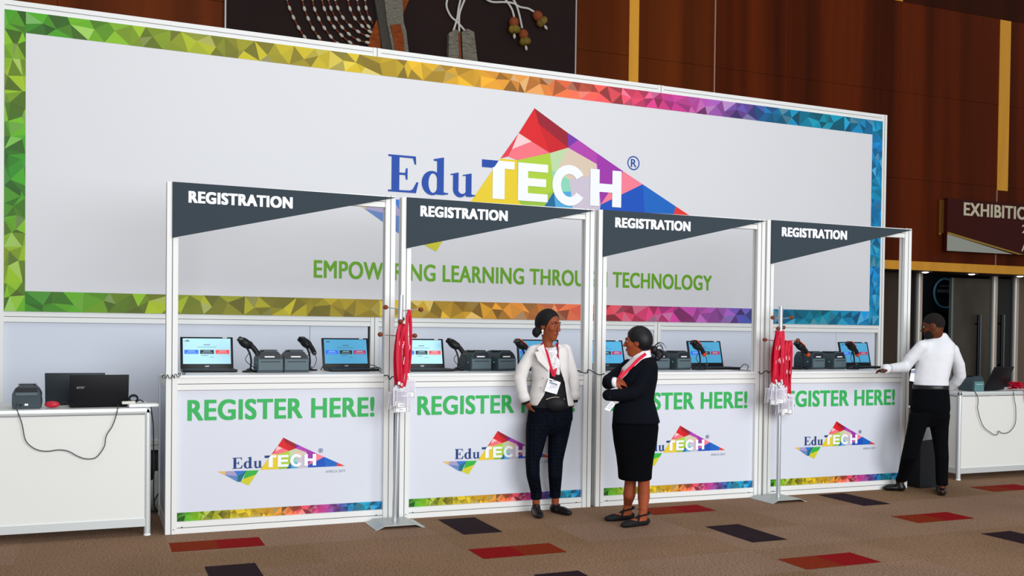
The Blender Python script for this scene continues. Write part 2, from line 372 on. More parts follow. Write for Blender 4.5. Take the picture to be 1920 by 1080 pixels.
# ------------------------------------------------------------------ the hall's veneered wall with its doorway
YW = 8.0
X = lambda px, py, y=YW: at(px, py, y)[0]
Z = lambda px, py, y=YW: at(px, py, y)[2]
zl0, zl1 = 2.78, 2.955                       # pale lintel
zb1 = Z(1692, 3)
seams_z = [Z(1280, 118), zb1]
seams_x = [X(1340, 100), X(1478, 100), X(1687, 180)]
xl = 13.85                                   # left jamb of the doorway
m = MB()
G = .006
xs = [-9]+[-6.2, -3.6, -1.0, X(425, 20)]+[3.2, 5.1, X(1079, 60)]+[X(1190, 100)]+seams_x+[X(1882, 150), 19.5, 22, 24]
zs = [zl1]+[4.6]+seams_z+[10, 12]
for a, b in zip(xs, xs[1:]):
    for c, d in zip(zs, zs[1:]):
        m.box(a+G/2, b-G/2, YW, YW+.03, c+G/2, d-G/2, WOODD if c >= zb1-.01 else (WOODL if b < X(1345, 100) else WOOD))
m.box(-9, 24, YW+.03, YW+.12, zl1, 12, HOLE)
for a, b in zip([-9, -6.2, -3.6, -1, 2, 5, 8, 11], [-6.2, -3.6, -1, 2, 5, 8, 11, xl]): m.box(a+G/2, b-G/2, YW, YW+.03, .1, zl1, WOOD)
struct(m.build('wall_back'))
m = MB(); m.box(-9, 24, YW-.03, YW+.05, zl0, zl1, MAPLE); struct(m.build('trim_1'))
for i, (px0, px1, pya, pyb) in enumerate(((1181, 1199, -260, 153), (1872, 1892, 40, 357))):
    m = MB(); y = YW-.012
    x0 = X(px0, (pya+pyb)/2); x1 = X(px1, (pya+pyb)/2); m.box(x0, x1, y, YW, Z(px0, pyb), Z(px1, pya), MAPLE); struct(m.build('trim_%d' % (i+2)))
m = MB(); m.box(X(1664, 0), X(1692, 3), YW-.012, YW, zb1, zb1+.09, MAPLE); struct(m.build('trim_4'))
m = MB(); px = 1340; m.box(X(px, 90)-.012, X(px, 90)+.012, YW-.01, YW, Z(px, 172)-.8, 12, mat('pinkish metal bead', 'b98f80', .4)); struct(m.build('trim_5'))
m = MB(); px = 1868.5; m.box(X(px, 375)-.012, X(px, 375)+.012, YW-.01, YW, zl1, Z(px, 357), mat('pinkish metal bead', 'b98f80', .4)); struct(m.build('trim_6'))
# doorway recess
YD = 8.8
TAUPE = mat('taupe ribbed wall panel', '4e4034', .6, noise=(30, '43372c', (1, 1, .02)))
DOORM = mat('dark taupe door leaf', '5c5449', .35, noise=(2, '4a4339', (1, 1, .4)))
DOORD = mat('darker door leaf', '2b2926', .35)
SOFF = mat('dark soffit', '2c1d17', .6)
INT = mat('unlit hall interior', '15181e', .6)  # darkness beyond the doorway is put into this wall colour
m = MB(); m.box(xl, 24, YW+.12, YD+.3, zl0+.0, zl0+.1, SOFF); struct(m.build('ceiling'))
xd0, xd1, xd2 = X(1722, 600, YD), X(1863, 600, YD), X(1903, 600, YD)
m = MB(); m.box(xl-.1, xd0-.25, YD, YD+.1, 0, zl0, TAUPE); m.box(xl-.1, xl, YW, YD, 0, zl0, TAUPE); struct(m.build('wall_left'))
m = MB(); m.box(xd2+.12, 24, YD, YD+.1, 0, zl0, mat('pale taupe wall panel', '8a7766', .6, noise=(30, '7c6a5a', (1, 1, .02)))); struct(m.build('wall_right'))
m = MB()
m.box(xd0-.25, xd0-.07, YD+.02, YD+.1, 0, zl0, SOFF)
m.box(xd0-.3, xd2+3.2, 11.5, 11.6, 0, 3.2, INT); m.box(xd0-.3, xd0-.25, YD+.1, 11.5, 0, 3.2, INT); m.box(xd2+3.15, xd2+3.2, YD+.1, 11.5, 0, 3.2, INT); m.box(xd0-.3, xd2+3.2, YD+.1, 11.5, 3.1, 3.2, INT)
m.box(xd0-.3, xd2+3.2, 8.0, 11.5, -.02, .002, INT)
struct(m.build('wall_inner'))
POSTM = mat('pale champagne metal', 'd8cfc2', .35, .3)
for k, xx in enumerate((xd0, xd1, xd2)):
    m = MB(); m.tube([(xx, YD, 0), (xx, YD, zl0)], .075, POSTM, 20, True); m.box(xx-.10, xx-.06, YD-.02, YD+.05, 0, zl0, mat('blue grey metal', '6d7f86', .35, .4))
    struct(m.build('trim_%d' % (7+k), smooth=True))
def handle(px, py0, py1, y):
    h = MB(); xx = at(px, 650, y)[0]; z0, z1 = at(px, py1, y)[2], at(px, py0, y)[2]
    h.tube([(xx, y, z0), (xx, y, z1)], .032, BLACKG, 14); h.tube([(xx+.062, y, z0), (xx+.062, y, z1)], .022, mat('dark chrome', '5b6166', .3, .6), 12)
    for z in (z0+.2, z1-.2): h.tube([(xx, y, z), (xx, y+.1, z)], .02, BLACKG, 10)
    return h
xo = X(1786, 600, YD)
m = MB(); m.box(xo, xd1-.1, YD+.0, YD+.05, .02, zl0-.06, DOORM); d1 = struct(m.build('door_1'))
m = MB(); m.box(xo-.05, xo, YD-.01, YD+.06, .02, zl0-.06, mat('door edge metal', '8f9a97', .35, .5)); m.build('door_edge', d1)
handle(1834, 590, 722, YD-.08).build('door_handle', d1, smooth=True)
m = MB(); m.box(xd1+.07, xd2-.1, YD+.01, YD+.05, .02, zl0-.04, DOORD); d2 = struct(m.build('door_2'))
handle(1878, 590, 702, YD-.08).build('door_handle', d2, smooth=True)
# unlit round poster inside the hall
yP = 11.3; cx, cz = at(1772, 550, yP)[0], at(1772, 550, yP)[2]; rr = .36
m = MB()
m.tube([(cx+rr*cos(a*pi/24), yP, cz+rr*sin(a*pi/24)) for a in range(49)], .028, mat('faint blue ring paint', '4f7f98', .6), 6)
m.box(cx-.26, cx+.26, yP-.01, yP, cz+.02, cz+.09, mat('faint grey print', '474f57', .7)); m.box(cx-.18, cx+.2, yP-.01, yP, cz+.17, cz+.2, mat('faint grey print', '59626a', .7))
o = m.build('round_poster'); tag(o, 'faint round blue ring emblem seen through the open doorway', 'poster')
LAMP = mat('lit downlight lens', 'fff4e2', .4, emit=7)
for px, py in ((1735, 509.5), (1826.5, 513), (1917, 517)):
    p = atz(px, py, zl0-.002); t = thing('recessed_downlight', {1735: 'small lit ceiling spot above the man in the white shirt', 1826: 'small lit ceiling spot above the wide grey door leaf', 1917: 'small lit ceiling spot at the right edge above the taupe wall'}[int(px)], 'light', (p[0], min(max(p[1], YW+.25), YD-.15), zl0), 0, 'doorway downlights')
    m = MB(); m.lathe([(.10, -.012), (.125, -.012), (.13, .0), (.1, 0)], STEEL, 24); m.build('trim_ring', t, True)
    m = MB(); m.lathe([(.001, -.030), (.035, -.028), (.06, -.018), (.075, -.006), (.075, -.004), (.001, -.003)], LAMP, 24); m.build('lens', t, True)

# hall ceiling and side walls are out of frame; an unseen glass front is assumed behind the camera

# ------------------------------------------------------------------ exhibition sign by the doorway
yS = YW-.14
t = thing('exhibition_sign', 'dark brown exhibition sign with cream letters and a white corner', 'sign', tuple(at(1776, 470, yS)))
O = np.array(t.location)
R2 = lambda px, py, y=yS: (at(px, py, y)[0]-O[0], at(px, py, y)[2]-O[2])
m = MB(); zt_, zb_ = R2(1776, 371)[1], R2(1774, 470)[1]; x0 = R2(1776, 420)[0]; x1 = x0+4.2
SB = mat('oxblood brown sign board', '47140e', .5, spec=.15)
m.box(x0, x1, 0, .1, zb_, zt_, SB); m.build('board', t)
pa, pb, pc = R2(1775, 439), R2(1774, 470), R2(1898, 476)
pb = (x0, zb_); pa = (x0, pa[1]); pc = (pc[0], zb_)
m = MB(); m.prism([pa, pb, pc], -.014, -.001, mat('pale grey sign corner', 'b9bdb2', .4)); m.build('white_corner', t)
m = MB(); m.prism([pa, (pc[0]+.15, zb_+.0), (pc[0]+.32, zb_+.0), (pa[0], pa[1]+.045)], -.022, -.001, mat('polished brass', 'c9a04a', .25, .8)); m.build('brass_trim', t)
m = MB(); a, b = R2(1806.5, 404), R2(1807, 379); c = R2(1912, 411)
text(m, 'EXHIBITION', a[0], a[0]+(R2(1914, 398)[0]-a[0])*1.29, a[1], b[1], -.004, mat('cream sign lettering', 'ece2c4', .45), .035)
m.build('lettering', t); m = MB(); text(m, '2', R2(1916, 430)[0], R2(1916, 430)[0]+.16, R2(1916, 437)[1], R2(1916, 423)[1]+.02, -.004, mat('cream sign lettering', 'ece2c4', .45), .02)
m.build('lettering', t); m = MB(); text(m, 'A', R2(1917, 465)[0]-.03, R2(1917, 465)[0]+.17, R2(1917, 471)[1], R2(1917, 455)[1], -.004, mat('cream sign lettering', 'ece2c4', .45), .02)
m.build('lettering', t)
t2 = thing('wall_plaque', 'narrow bronze bracket on the wood wall left of the exhibition sign', 'bracket', tuple(at(1764, 437, YW-.02)))
m = MB(); h = at(1764, 375, YW)[2]-at(1764, 437, YW)[2]; m.box(-.07, .07, -.03, .015, 0, h, mat('bronze bracket', '8a5a22', .4, .5), bev=.006); m.build('bracket_plate', t2)
m = MB(); m.ball((-.05, -.02, -.02), .035, mat('bronze knob', 'a87632', .4, .5)); m.build('knob', t2, True)

# ------------------------------------------------------------------ artwork panel on the wall
ya = YW-.09
ART = mat('dark aubergine art panel', '2a1919', .8, spec=.2, noise=(.8, '241515', (1, 1, 1)))
xa0, xa1 = X(424, 30, ya), X(1080, 70, ya)
t = thing('wall_artwork', 'dark wall artwork with bead strings, woven column and hanging bells', 'artwork', (xa0, ya, 5.0))
O = np.array(t.location)
def A(px, py, dy=0): p = at(px, py, ya+dy); return Vector(p-O)
zt_ = 3.6; zbot = Z(1080, 140, ya)-5-1.1; w = xa1-xa0
m = MB(); m.box(0, w, 0, .08, zbot, zt_, ART); zj = A(1079, 91)[2]; m.box(A(932, 80)[0], w-.02, -.002, 0, zj-.004, zj+.004, HOLE); m.build('panel', t)
m = MB(); e = mat('pale steel edge strip', 'c9c6c2', .4, .3); m.box(-.02, 0, -.01, .08, zbot, zt_, e); m.build('edge_strip', t)
m = MB(); m.box(w-.02, w+.0, -.02, .08, zbot, zt_, e); m.build('edge_strip', t)
STR = mat('russet cord', '8a4426', .7); BEAD = mat('off white shell bead', 'cfcabb', .5)
strings = [[(536, -12), (540, 7), (549, 30), (560, 52), (573, 72), (590, 92)], [(566, -10), (568, 5), (572, 20), (577, 33), (584, 48), (592, 62), (602, 75), (615, 90)],
    [(585, -10), (588, 11), (594, 27), (602, 43), (612, 58), (623, 72), (636, 84)], [(602, -10), (606, 10), (612, 26), (619, 40), (629, 54), (640, 66), (654, 78), (672, 88)],
    [(614, -10), (617, 5), (623, 22), (632, 39), (643, 53), (658, 67), (674, 76), (690, 80)], [(628, -10), (629, 3), (635, 19), (643, 33), (655, 47), (668, 57), (682, 65), (694, 69)],
    [(652, -10), (653, 2), (656, 15), (663, 31), (673, 43), (685, 54), (697, 61)], [(669, -10), (670, 3), (673, 18), (679, 32), (687, 45), (697, 56)], [(684, -10), (685, 6), (687, 18), (691, 31), (699, 44)]]
for s in strings:
    P = smoothpath([A(a, b, -.05) for a, b in s], 8); m = MB(); m.tube(P, .010, STR, 6)
    L = 0; nxt = .05
    for i in range(1, len(P)):
        L += (P[i]-P[i-1]).length
        if L > nxt:
            d = (P[i]-P[i-1]).normalized(); q = d.to_track_quat('Z', 'Y').to_matrix(); m.ball(P[i], (.026, .026, .045), BEAD, 8, q); nxt += .155
    m.build('bead_string', t, True)
GREYW = mat('grey woven fibre', '8d8778', .9, noise=(14, '5f5a50', (1, 1, 6)), bump=.6, bscale=60); RUST = mat('rust felt', '9a4a1c', .9, noise=(10, '7c3812', (1, 1, 2))); GREYD = mat('dark grey woven fibre', '58534c', .9, noise=(20, '3c3833', (1, 1, 5)))
def slab(name, pts, d0, d1, mt):
    m = MB(); P = [A(a, b) for a, b in pts]; m.prism([(p.x, p.z) for p in P], d0, d1, mt); return m.build(name, t)
slab('woven_column', [(697, -15), (714, -15), (722, 48), (728, 55), (745, 130), (717, 130), (712, 80), (706, 40)], -.10, 0, GREYD)
slab('woven_column_face', [(714, -15), (749, -15), (752, 45), (757, 62), (765, 130), (738, 130), (722, 50)], -.14, -.02, GREYW)
slab('rust_inset', [(727, 52), (746, 50), (752, 75), (755, 130), (741, 130), (733, 80)], -.155, -.13, RUST)
slab('rust_wing', [(753, -15), (772, -15), (760, 14), (752, 34), (751, 20)], -.06, 0, RUST)
slab('rust_wing', [(705, 38), (711, 70), (713, 110), (684, 110), (692, 70)], -.06, 0, RUST)
slab('woven_pendant', [(838, 65), (850, 58), (859, 62), (862, 130), (837, 130)], -.10, 0, GREYW)
slab('woven_pendant', [(862, 63), (873, 57), (885, 63), (893, 130), (865, 130)], -.10, 0, GREYW)
m = MB(); m.tube([A(861, 62, -.1), A(864, 130, -.1)], .018, RUST, 8); m.build('rust_cord', t, True)
CORD = mat('white cotton cord', 'd8d5cc', .8)
for s in ([(842, -12), (837, 10), (845, 30), (858, 42), (872, 58)], [(866, -12), (860, 15), (857, 35), (850, 58)], [(876, -12), (866, 12), (861, 30), (861, 62)],
          [(900, -10), (920, 3), (945, 4), (962, 6), (975, 13), (990, 16), (1001, 22)], [(940, -10), (952, 5), (960, 18), (964, 32)], [(955, -10), (966, 5), (973, 25), (979, 53)]):
    m = MB(); m.tube(smoothpath([A(a, b, -.06) for a, b in s], 6), .017, CORD, 8); m.build('white_cord', t, True)
OCHRE = mat('ochre seed pod', '8a7228', .7, noise=(9, '6a541c', (1, 1, 1))); RPOD = mat('rust seed pod', '8f4522', .7)
for (x0, y0), (x1, y1) in (((963, 30), (964.5, 71)), ((979, 53), (987, 93)), ((1001, 20), (1025, 54))):
    a, b = A(x0, y0, -.09), A(x1, y1, -.09); d = b-a; q = d.to_track_quat('-Z', 'Y').to_matrix(); L = d.length
    m = MB(); m.ball(a+d*.30, (L*.24, L*.24, L*.26), RPOD, 14, q); m.build('rust_pod', t, True)
    m = MB()
    for k in range(5):
        an = 2*pi*k/5; m.ball(a+d*.62+q @ Vector((L*.13*cos(an), L*.13*sin(an), 0)), (L*.17, L*.17, L*.18), OCHRE, 12)
    m.build('ochre_bell', t, True)
    m = MB(); m.ball(a+d*.92, (L*.07, L*.07, L*.13), BEAD, 10, q); m.build('white_tip', t, True)
# ------------------------------------------------------------------ modular post and rail sections
def post(m, x0, y0, z0, z1, s=.08):
    "square extrusion with a slot down every face"
    m.box(x0, x0+s, y0, y0+s, z0, z1, WHITE_AL, bev=.004)
    c = s/2; g = .003
    m.box(x0+c-g, x0+c+g, y0-.0006, y0+.001, z0, z1, GROOVE); m.box(x0-.0006, x0+.001, y0+c-g, y0+c+g, z0, z1, GROOVE)
def rail(m, x0, x1, y0, z0, z1, d=.05, split=True):
    m.box(x0, x1, y0, y0+d, z0, z1, WHITE_AL)
    if split: c = (z0+z1)/2; m.box(x0, x1, y0-.0006, y0+.001, c-.0025, c+.0025, GROOVE)

# ------------------------------------------------------------------ backdrop
BX, BY, BR = 3.5, 1.85, .0295
bd = thing('exhibition_backdrop', 'wide white printed backdrop wall with a rainbow facet border and large logo', 'backdrop', (BX, BY, 0), BR)
JX = [-4.70, -1.522, 1.634, 4.815]           # slot lines of the four posts
ZT, ZM1, ZM0 = 4.132, 1.588, 1.500
for i, x in enumerate(JX):
    m = MB(); a = x-.04; 
    post(m, a, 0, 0, ZT); m.build('post', bd)
for a, b in zip(JX, JX[1:]):
    m = MB(); rail(m, a+.04, b-.04, .008, ZT-.085, ZT-.001); m.build('top_rail', bd)
    m = MB(); rail(m, a+.04, b-.04, .008, ZM0, ZM1); m.build('middle_rail', bd)
    m = MB(); rail(m, a+.04, b-.04, .008, .40, .485); m.build('bottom_rail', bd)
    m = MB(); m.box(a+.04, b-.04, .03, .04, 0, .40, mat('dark blue grey kick board', '3d434c', .7)); m.build('kick_board', bd)
for a, b in ((JX[0]+.04, -2.135), (-2.131, JX[1]-.058), (JX[1]+.04, JX[2]-.04), (JX[2]+.04, 4.141), (4.145, JX[3]-.07)):
    m = MB(); m.box(a, b, .03, .036, .485, ZM0, BOARD); m.build('lower_panel', bd)
m = MB(); m.box(JX[1]-.056, JX[1]-.04, .032, .04, .485, ZM0, HOLE); m.build('panel_gap', bd)
x0, x1, z0, z1 = JX[0]+.04, JX[3]-.04, ZM1, ZT-.085
m = MB(); m.box(x0, x1, -.006, .004, z0, z1, BANNER); ban = m.build('printed_banner', bd)
rng = random.Random(11)
ix0, ix1, iz0, iz1 = -4.505, 4.615, 1.755, 3.874
m = MB(); yb = -.0075
tf = lambda x, z: (x-x0)/(x1-x0)
tl = lambda x, z: .01+.10*(.5+.5*sin((z-1.6)*4.1))
facets(m, ix0, ix1, iz1, z1, yb, .155, tf, rng); facets(m, ix0, ix1, z0, iz0, yb, .155, tf, rng)
facets(m, x0, ix0, z0, z1, yb, .14, tl, rng); facets(m, ix1, x1, z0, z1, yb, .12, lambda x, z: .93+.07*((z*1.3) % 1), rng, .22)
m.build('facet_border', ban)
m = MB(); logo(m, .126, 3.731, 1, 1, -.0075, BLUE); m.build('logo', ban)
m = MB(); text(m, 'EMPOWERING LEARNING THROUGH TECHNOLOGY', -2.11, 2.326, 1.942, 2.108, -.0085, GREEN2, .026); m.build('slogan', ban)

# ------------------------------------------------------------------ registration counters
W, H, DEP, CT = 1.6663, 2.5, .86, 1.132
cx = [0, W+.053, 2*W+.095, 3*W+.110]
yo = [.002, .010, .026, .022, .020, -.014, -.021, -.045]
def make_counter():
    t = thing('registration_counter', '', 'counter')
    for x in (0, W-.08):
        m = MB(); post(m, x, 0, 0, H)
        if x == 0: m.tube([(.056, -.001, .035), (.056, .004, .035)], .0045, GROOVE, 8)
        m.build('post', t)
    for x in (0, W-.08):
        m = MB(); post(m, x, DEP-.08, 0, CT-.03); m.build('back_post', t)
    m = MB(); rail(m, .08, W-.08, .012, H-.088, H-.003, .055); m.box(.08, W-.08, .02, .06, H-.0035, H, WHITE_AL); m.build('top_rail', t)
    m = MB(); rail(m, .08, W-.08, .012, 1.027, 1.112, .055); m.build('counter_rail', t)
    m = MB(); rail(m, .08, W-.08, .012, 0, .086, .055)
    for x in (.115, W-.13): m.tube([(x, .009, .046), (x, .02, .046)], .005, HOLE, 8)
    m.build('base_rail', t)
    for x in (.01, W-.03):
        m = MB(); m.box(x, x+.02, .08, DEP-.08, .09, CT-.085, BOARD); rail(m, x-.004, x+.024, .08, CT-.085, CT-.03, DEP-.16, False); rail(m, x-.004, x+.024, .08, 0, .09, DEP-.16, False); m.build('side_panel', t)
    m = MB(); m.box(.081, W-.081, .004, DEP, 1.113, CT, mat('white worktop', 'eceded', .35)); m.build('worktop', t)
    m = MB(); m.box(.08, W-.08, .030, .040, .086, 1.027, PANEL); pan = m.build('front_panel', t)
    m = MB(); text(m, 'REGISTER HERE!', .149, 1.520, .804, .956, .028, GREEN, .034); m.build('lettering', pan)
    m = MB(); logo(m, .829, .664, 1/4.2, 1/4.37, .0285, NAVY); text(m, 'AFRICA 2019', 1.147, 1.294, .388, .407, .027, GREYINK); m.build('logo', pan)
    m = MB(); facets(m, .082, W-.082, .087, .149, .028, .045, lambda x, z: (x-.08)/(W-.16), random.Random(5), .34); m.build('facet_strip', pan)
    m = MB(); m.prism([(.037, 2.498), (.037, 2.104), (1.664, 2.488)], -.014, -.004, PENN); pn = m.build('header_pennant', t)
    m = MB(); text(m, 'REGISTRATION', .144, .876, 2.356, 2.441, -.0155, WHITE_INK, .058); m.build('lettering', pn)
    return t
lab = ['registration counter nearest the left desk, leftmost of the four', 'registration counter behind the woman in the white blazer', 'registration counter behind the woman in the dark suit', 'registration counter where the man in the white shirt stands']
c0 = make_counter()
for i in range(4):
    c = c0 if i == 0 else dup(c0)
    c.location = (cx[i], yo[2*i], 0); c.rotation_euler.z = math.atan((yo[2*i+1]-yo[2*i])/W)
    c['label'] = lab[i]; c['group'] = 'registration counters in a row'

# ------------------------------------------------------------------ equipment on the counters
def screen_ui(m, w, h, y, M, dim=False):
    bg = SCR_BG2 if dim else SCR_BG
    def r(a, b, c, d, mt, k=0): m.add([M @ Vector((x, y-k, z)) for x, z in ((a*w, c*h), (b*w, c*h), (b*w, d*h), (a*w, d*h))], [(0, 1, 2, 3)], mt)
    r(-.5, .5, 0, 1, bg)
    r(-.46, -.36, .88, .91, SCR_TX, .0006); r(-.42, -.39, .91, .94, SCR_TX, .0006)
    r(-.07, .07, .74, .765, SCR_TX, .0006); r(-.2, .2, .655, .668, SCR_TX, .0006)
    for x, mt in ((-.47, SCR_B), (-.145, SCR_K), (.18, SCR_P if dim else SCR_R)):
        r(x, x+.29, .39, .55, mt, .0006); r(x+.07, x+.22, .49, .51, SCR_BG, .0012); r(x+.04, x+.25, .43, .442, SCR_BG, .0012)
    r(-.12, .02, .32, .335, SCR_TX, .0006); r(.06, .15, .255, .268, SCR_TX, .0006)
def make_laptop(name, dim=False, tilt=14, mark=True):
    t = thing(name, '', 'laptop')
    m = MB(); m.box(-.20, .20, -.245, .01, .002, .022, BLACK, bev=.006); b = m.build('base', t, True)
    k = MB(); k.box(-.17, .17, -.13, -.025, .022, .0235, BLACKG); k.box(-.05, .05, -.225, -.15, .022, .0228, DKGREY); k.build('keyboard', b)
    M = Matrix.Translation((0, .012, .022)) @ Matrix.Rotation(math.radians(-tilt), 4, 'X')
    m = MB(); m.box(-.20, .20, 0, .012, -.004, .252, BLACK, M, bev=.005)
    lid = m.build('lid', t, True)
    m = MB(); screen_ui(m, .362, .205, -.001, M @ Matrix.Translation((0, 0, .034)), dim); m.build('screen', lid, fix=False)
    if mark:
        m = MB(); text(m, 'acer', -.016, .016, .010, .020, -.0012, mat('silver laptop mark', 'b9bcc4', .3, .6), .01, M); m.box(.12, .155, -.0012, 0, .243, .249, LABELW, M); m.build('mark', lid)
    return t
def make_printer():
    "desktop label printer: rounded shoulders, clamshell lid, feed slot"
    t = thing('label_printer', '', 'printer'); w, h, d = .094, .170, .215
    prof = [(-w, .0), (w, .0), (w+.004, .03), (w+.002, .105), (w-.012, .135), (w-.035, .160), (w-.05, h), (-w+.05, h), (-w+.035, .160), (-w+.012, .135), (-w-.002, .105), (-w-.004, .03)]
    m = MB(); m.prism(prof, 0, d, PRN); m.tube([(-w-.003, .05, .075), (-w-.006, .05, .075)], .006, mat('green status lamp', '7fd6b8', .4), 8); bdy = m.build('body', t, True)
    m = MB(); m.prism([(-w+.016, .112), (w-.016, .112), (w-.020, .132), (w-.040, .158), (-w+.040, .158), (-w+.020, .132)], -.006, 0, PRN2); m.build('lid', t)
    m = MB(); m.prism([(-w+.03, h), (w-.03, h), (w-.04, h+.006), (-w+.04, h+.006)], .03, d-.05, PRNW); m.build('media_window', t)
    m = MB(); m.prism([(-w+.004, .02), (w-.004, .02), (w-.002, .104), (-w+.002, .104)], -.010, 0, mat('printer front grey', '56666c', .5)); m.box(-w+.022, w-.022, -.0112, -.009, .082, .087, HOLE); m.build('front_cover', t)
    m = MB(); m.box(-.045, .03, -.0085, -.005, .118, .127, LABELW); m.build('label_strip', t)
    return t
def make_scanner(trim):
    "handheld scanner cradled on a gooseneck stand"
    t = thing('barcode_scanner', '', 'scanner')
    m = MB(); m.lathe([(.001, 0), (.055, 0), (.055, .008), (.03, .018), (.014, .03), (.001, .03)], BLACK, 24); m.box(-.05, .05, -.035, .05, 0, .012, BLACK, bev=.004); m.build('stand_base', t, True)
    m = MB(); m.tube(smoothpath([(.005, 0, .02), (.012, .0, .08), (.002, 0, .14), (-.02, -.002, .185), (-.034, -.004, .20)], 6), .0075, BLACK, 10); m.build('gooseneck', t, True)
    M = Matrix.Translation((-.035, 0, .215)) @ Matrix.Rotation(math.radians(35), 4, 'Y')
    m = MB(); m.ball((0, 0, 0), (.062, .040, .036), BLACK, 18, M.to_3x3()); 
    m.v = [tuple(Vector(v)+Vector((-.035, 0, .225))) for v in m.v]
    m.box(-.085, -.045, -.036, .036, -.022, .020, BLACKG, M @ Matrix.Translation((.015, 0, .01)), bev=.008)
    hd = m.build('scanner_head', t, True)
    m = MB(); m.tube(smoothpath([(-.01, 0, .225), (.03, -.002, .185), (.058, -.004, .145)], 5), [.024]*3+[.020]*8, BLACK, 12); m.build('grip', t, True)
    m = MB()
    if trim:
        m.tube([(.048, -.003, .158), (.066, -.005, .132)], [.024, .017], ORANGE, 12); m.build('orange_end_cap', t, True); m = MB(); m.box(-.055, .03, -.03, .03, .030, .040, ORANGE, M, bev=.004); m.build('orange_bumper', t, True)
    else:
        m.tube([(.052, -.003, .152), (.064, -.005, .135)], [.021, .016], mat('grey rubber', '4d4a48', .6), 12); m.build('end_cap', t, True)
    m = MB(); m.tube(smoothpath([(.062, -.004, .136), (.085, -.01, .09), (.06, -.02, .03), (.0, -.01, .06), (-.03, .01, .10), (.0, .02, .15)], 6), .0028, RUBBER, 6); m.build('lead', t, True)
    return t
zc = CT
def put(proto, first, px, y, rz, label, group, sx=1):
    o = proto if first else dup(proto)
    o.location = (at(px, 690, y)[0], y, zc); o.rotation_euler.z = math.radians(rz); o['label'] = label; o['group'] = group
    return o
lp = make_laptop('laptop'); lpd = make_laptop('laptop', True)
GL, GP, GS = 'laptops on the counters', 'label printers on the counters', 'barcode scanners on the counters'
lx = 'laptop with a bright form page at the left end of the leftmost counter'
put(lp, 1, 389, .70, 0, lx, GL); put(lpd, 1, 651, .70, 3, 'laptop with a dim blue page at the right end of the leftmost counter', GL)
put(lp, 0, 793, .62, 0, 'bright laptop partly behind the post beside the single lanyard rack pole', GL)
put(lpd, 0, 1012, .72, -6, 'laptop mostly hidden behind the woman in the white blazer', GL)
put(lpd, 0, 1141, .62, 6, 'laptop seen between the post and the face of the woman in the dark suit', GL)
put(lpd, 0, 1327, .70, 3, 'laptop right of the printers behind the woman in the dark suit', GL)
put(lpd, 0, 1452, .62, 0, 'laptop hidden behind the larger bunch of red lanyards', GL)
put(lpd, 0, 1608, .70, 2, 'laptop the man in the white shirt reaches to', GL)
pr = make_printer()
put(pr, 1, 507, .34, 0, 'label printer nearest the black scanner stand on the leftmost counter', GP); put(pr, 0, 556, .36, 0, 'label printer left of the dim laptop on the leftmost counter', GP)
put(pr, 0, 902, .42, 8, 'label printer right of the lone black scanner on the second counter', GP); put(pr, 0, 950, .42, 14, 'label printer beside the white blazer sleeve', GP)
put(pr, 0, 1240, .44, 10, 'label printer just behind the back of the woman in the dark suit', GP); put(pr, 0, 1282, .44, 16, 'label printer left of the orange scanner on the third counter', GP)
put(pr, 0, 1534, .40, 14, 'left label printer of the pair on the rightmost counter', GP); put(pr, 0, 1574, .40, 12, 'right label printer of the pair on the rightmost counter', GP)
sb = make_scanner(False); so = make_scanner(True)
put(sb, 1, 468, .44, 0, 'black scanner on a gooseneck stand between laptop and printers', GS); put(sb, 0, 579, .66, -50, 'black scanner standing behind the printers of the leftmost counter', GS)
put(sb, 0, 857, .50, -35, 'lone black scanner on a stand on the second counter', GS)
put(so, 1, 983, .46, 0, 'orange trimmed scanner peeking out beside the white blazer', GS); put(so, 0, 1311, .42, 10, 'orange trimmed scanner in front of the laptop on the third counter', GS)
put(so, 0, 1505, .40, 0, 'orange trimmed scanner just right of the larger bunch of red lanyards', GS); put(so, 0, 1600, .36, 10, 'orange trimmed scanner in front of the laptop the man reaches to', GS)
# cables lying on the counters and looping round the posts
def cable(pts, r, label, group=None, name='cable', cat='cable', mt=None, n=6):
    mt = mt or (mat('dark grey cable sheath', '43474a', .6) if 'grey' in label else RUBBER)
    m = MB(); m.tube(smoothpath(pts, n), r, mt, 6); o = m.build(name, smooth=True); return tag(o, label, cat, group)
def coil(pts, r, turns, wr, label, group):
    P = smoothpath(pts, 30); n = len(P); out = []
    for i, p in enumerate(P):
        t = (P[min(i+1, n-1)]-P[max(i-1, 0)]).normalized(); a = t.cross(Vector((0, 0, 1))).normalized(); b = a.cross(t)
        q = 2*pi*turns*i/n; e = min(1, i/8, (n-1-i)/8); out.append(p+(a*cos(q)+b*sin(q))*r*e)
    m = MB(); m.tube(out, wr, RUBBER, 6); return tag(m.build('security_cable', smooth=True), label, 'cable', group)
V = lambda px, py, y: tuple(at(px, py, y))
GC = 'tether and power cables at the counters'
coil([V(303, 706, -.03), V(310, 706, -.035), V(325, 706, -.03), V(336, 703, -.02), V(348, 700, .2)], .013, 7, .0026, 'coiled black tether round the left post of the leftmost counter', GC)
cable([V(697, 690, .5), V(712, 690, .35), V(720, 703, .02), V(727, 704, -.02), V(731, 711, -.025), V(736, 706, -.025), V(744, 709, -.03)], .004, 'black cable running past the lanyard rack pole from the dim laptop', GC)
cable([V(1083, 694, .3), V(1090, 698, -.01), V(1101, 699, -.015), V(1103, 693, -.02), V(1112, 697, -.02), V(1121, 702, -.02), V(1130, 702, -.02), V(1138, 697, .1)], .004, 'thin black cable strung between the two women across the posts', GC)
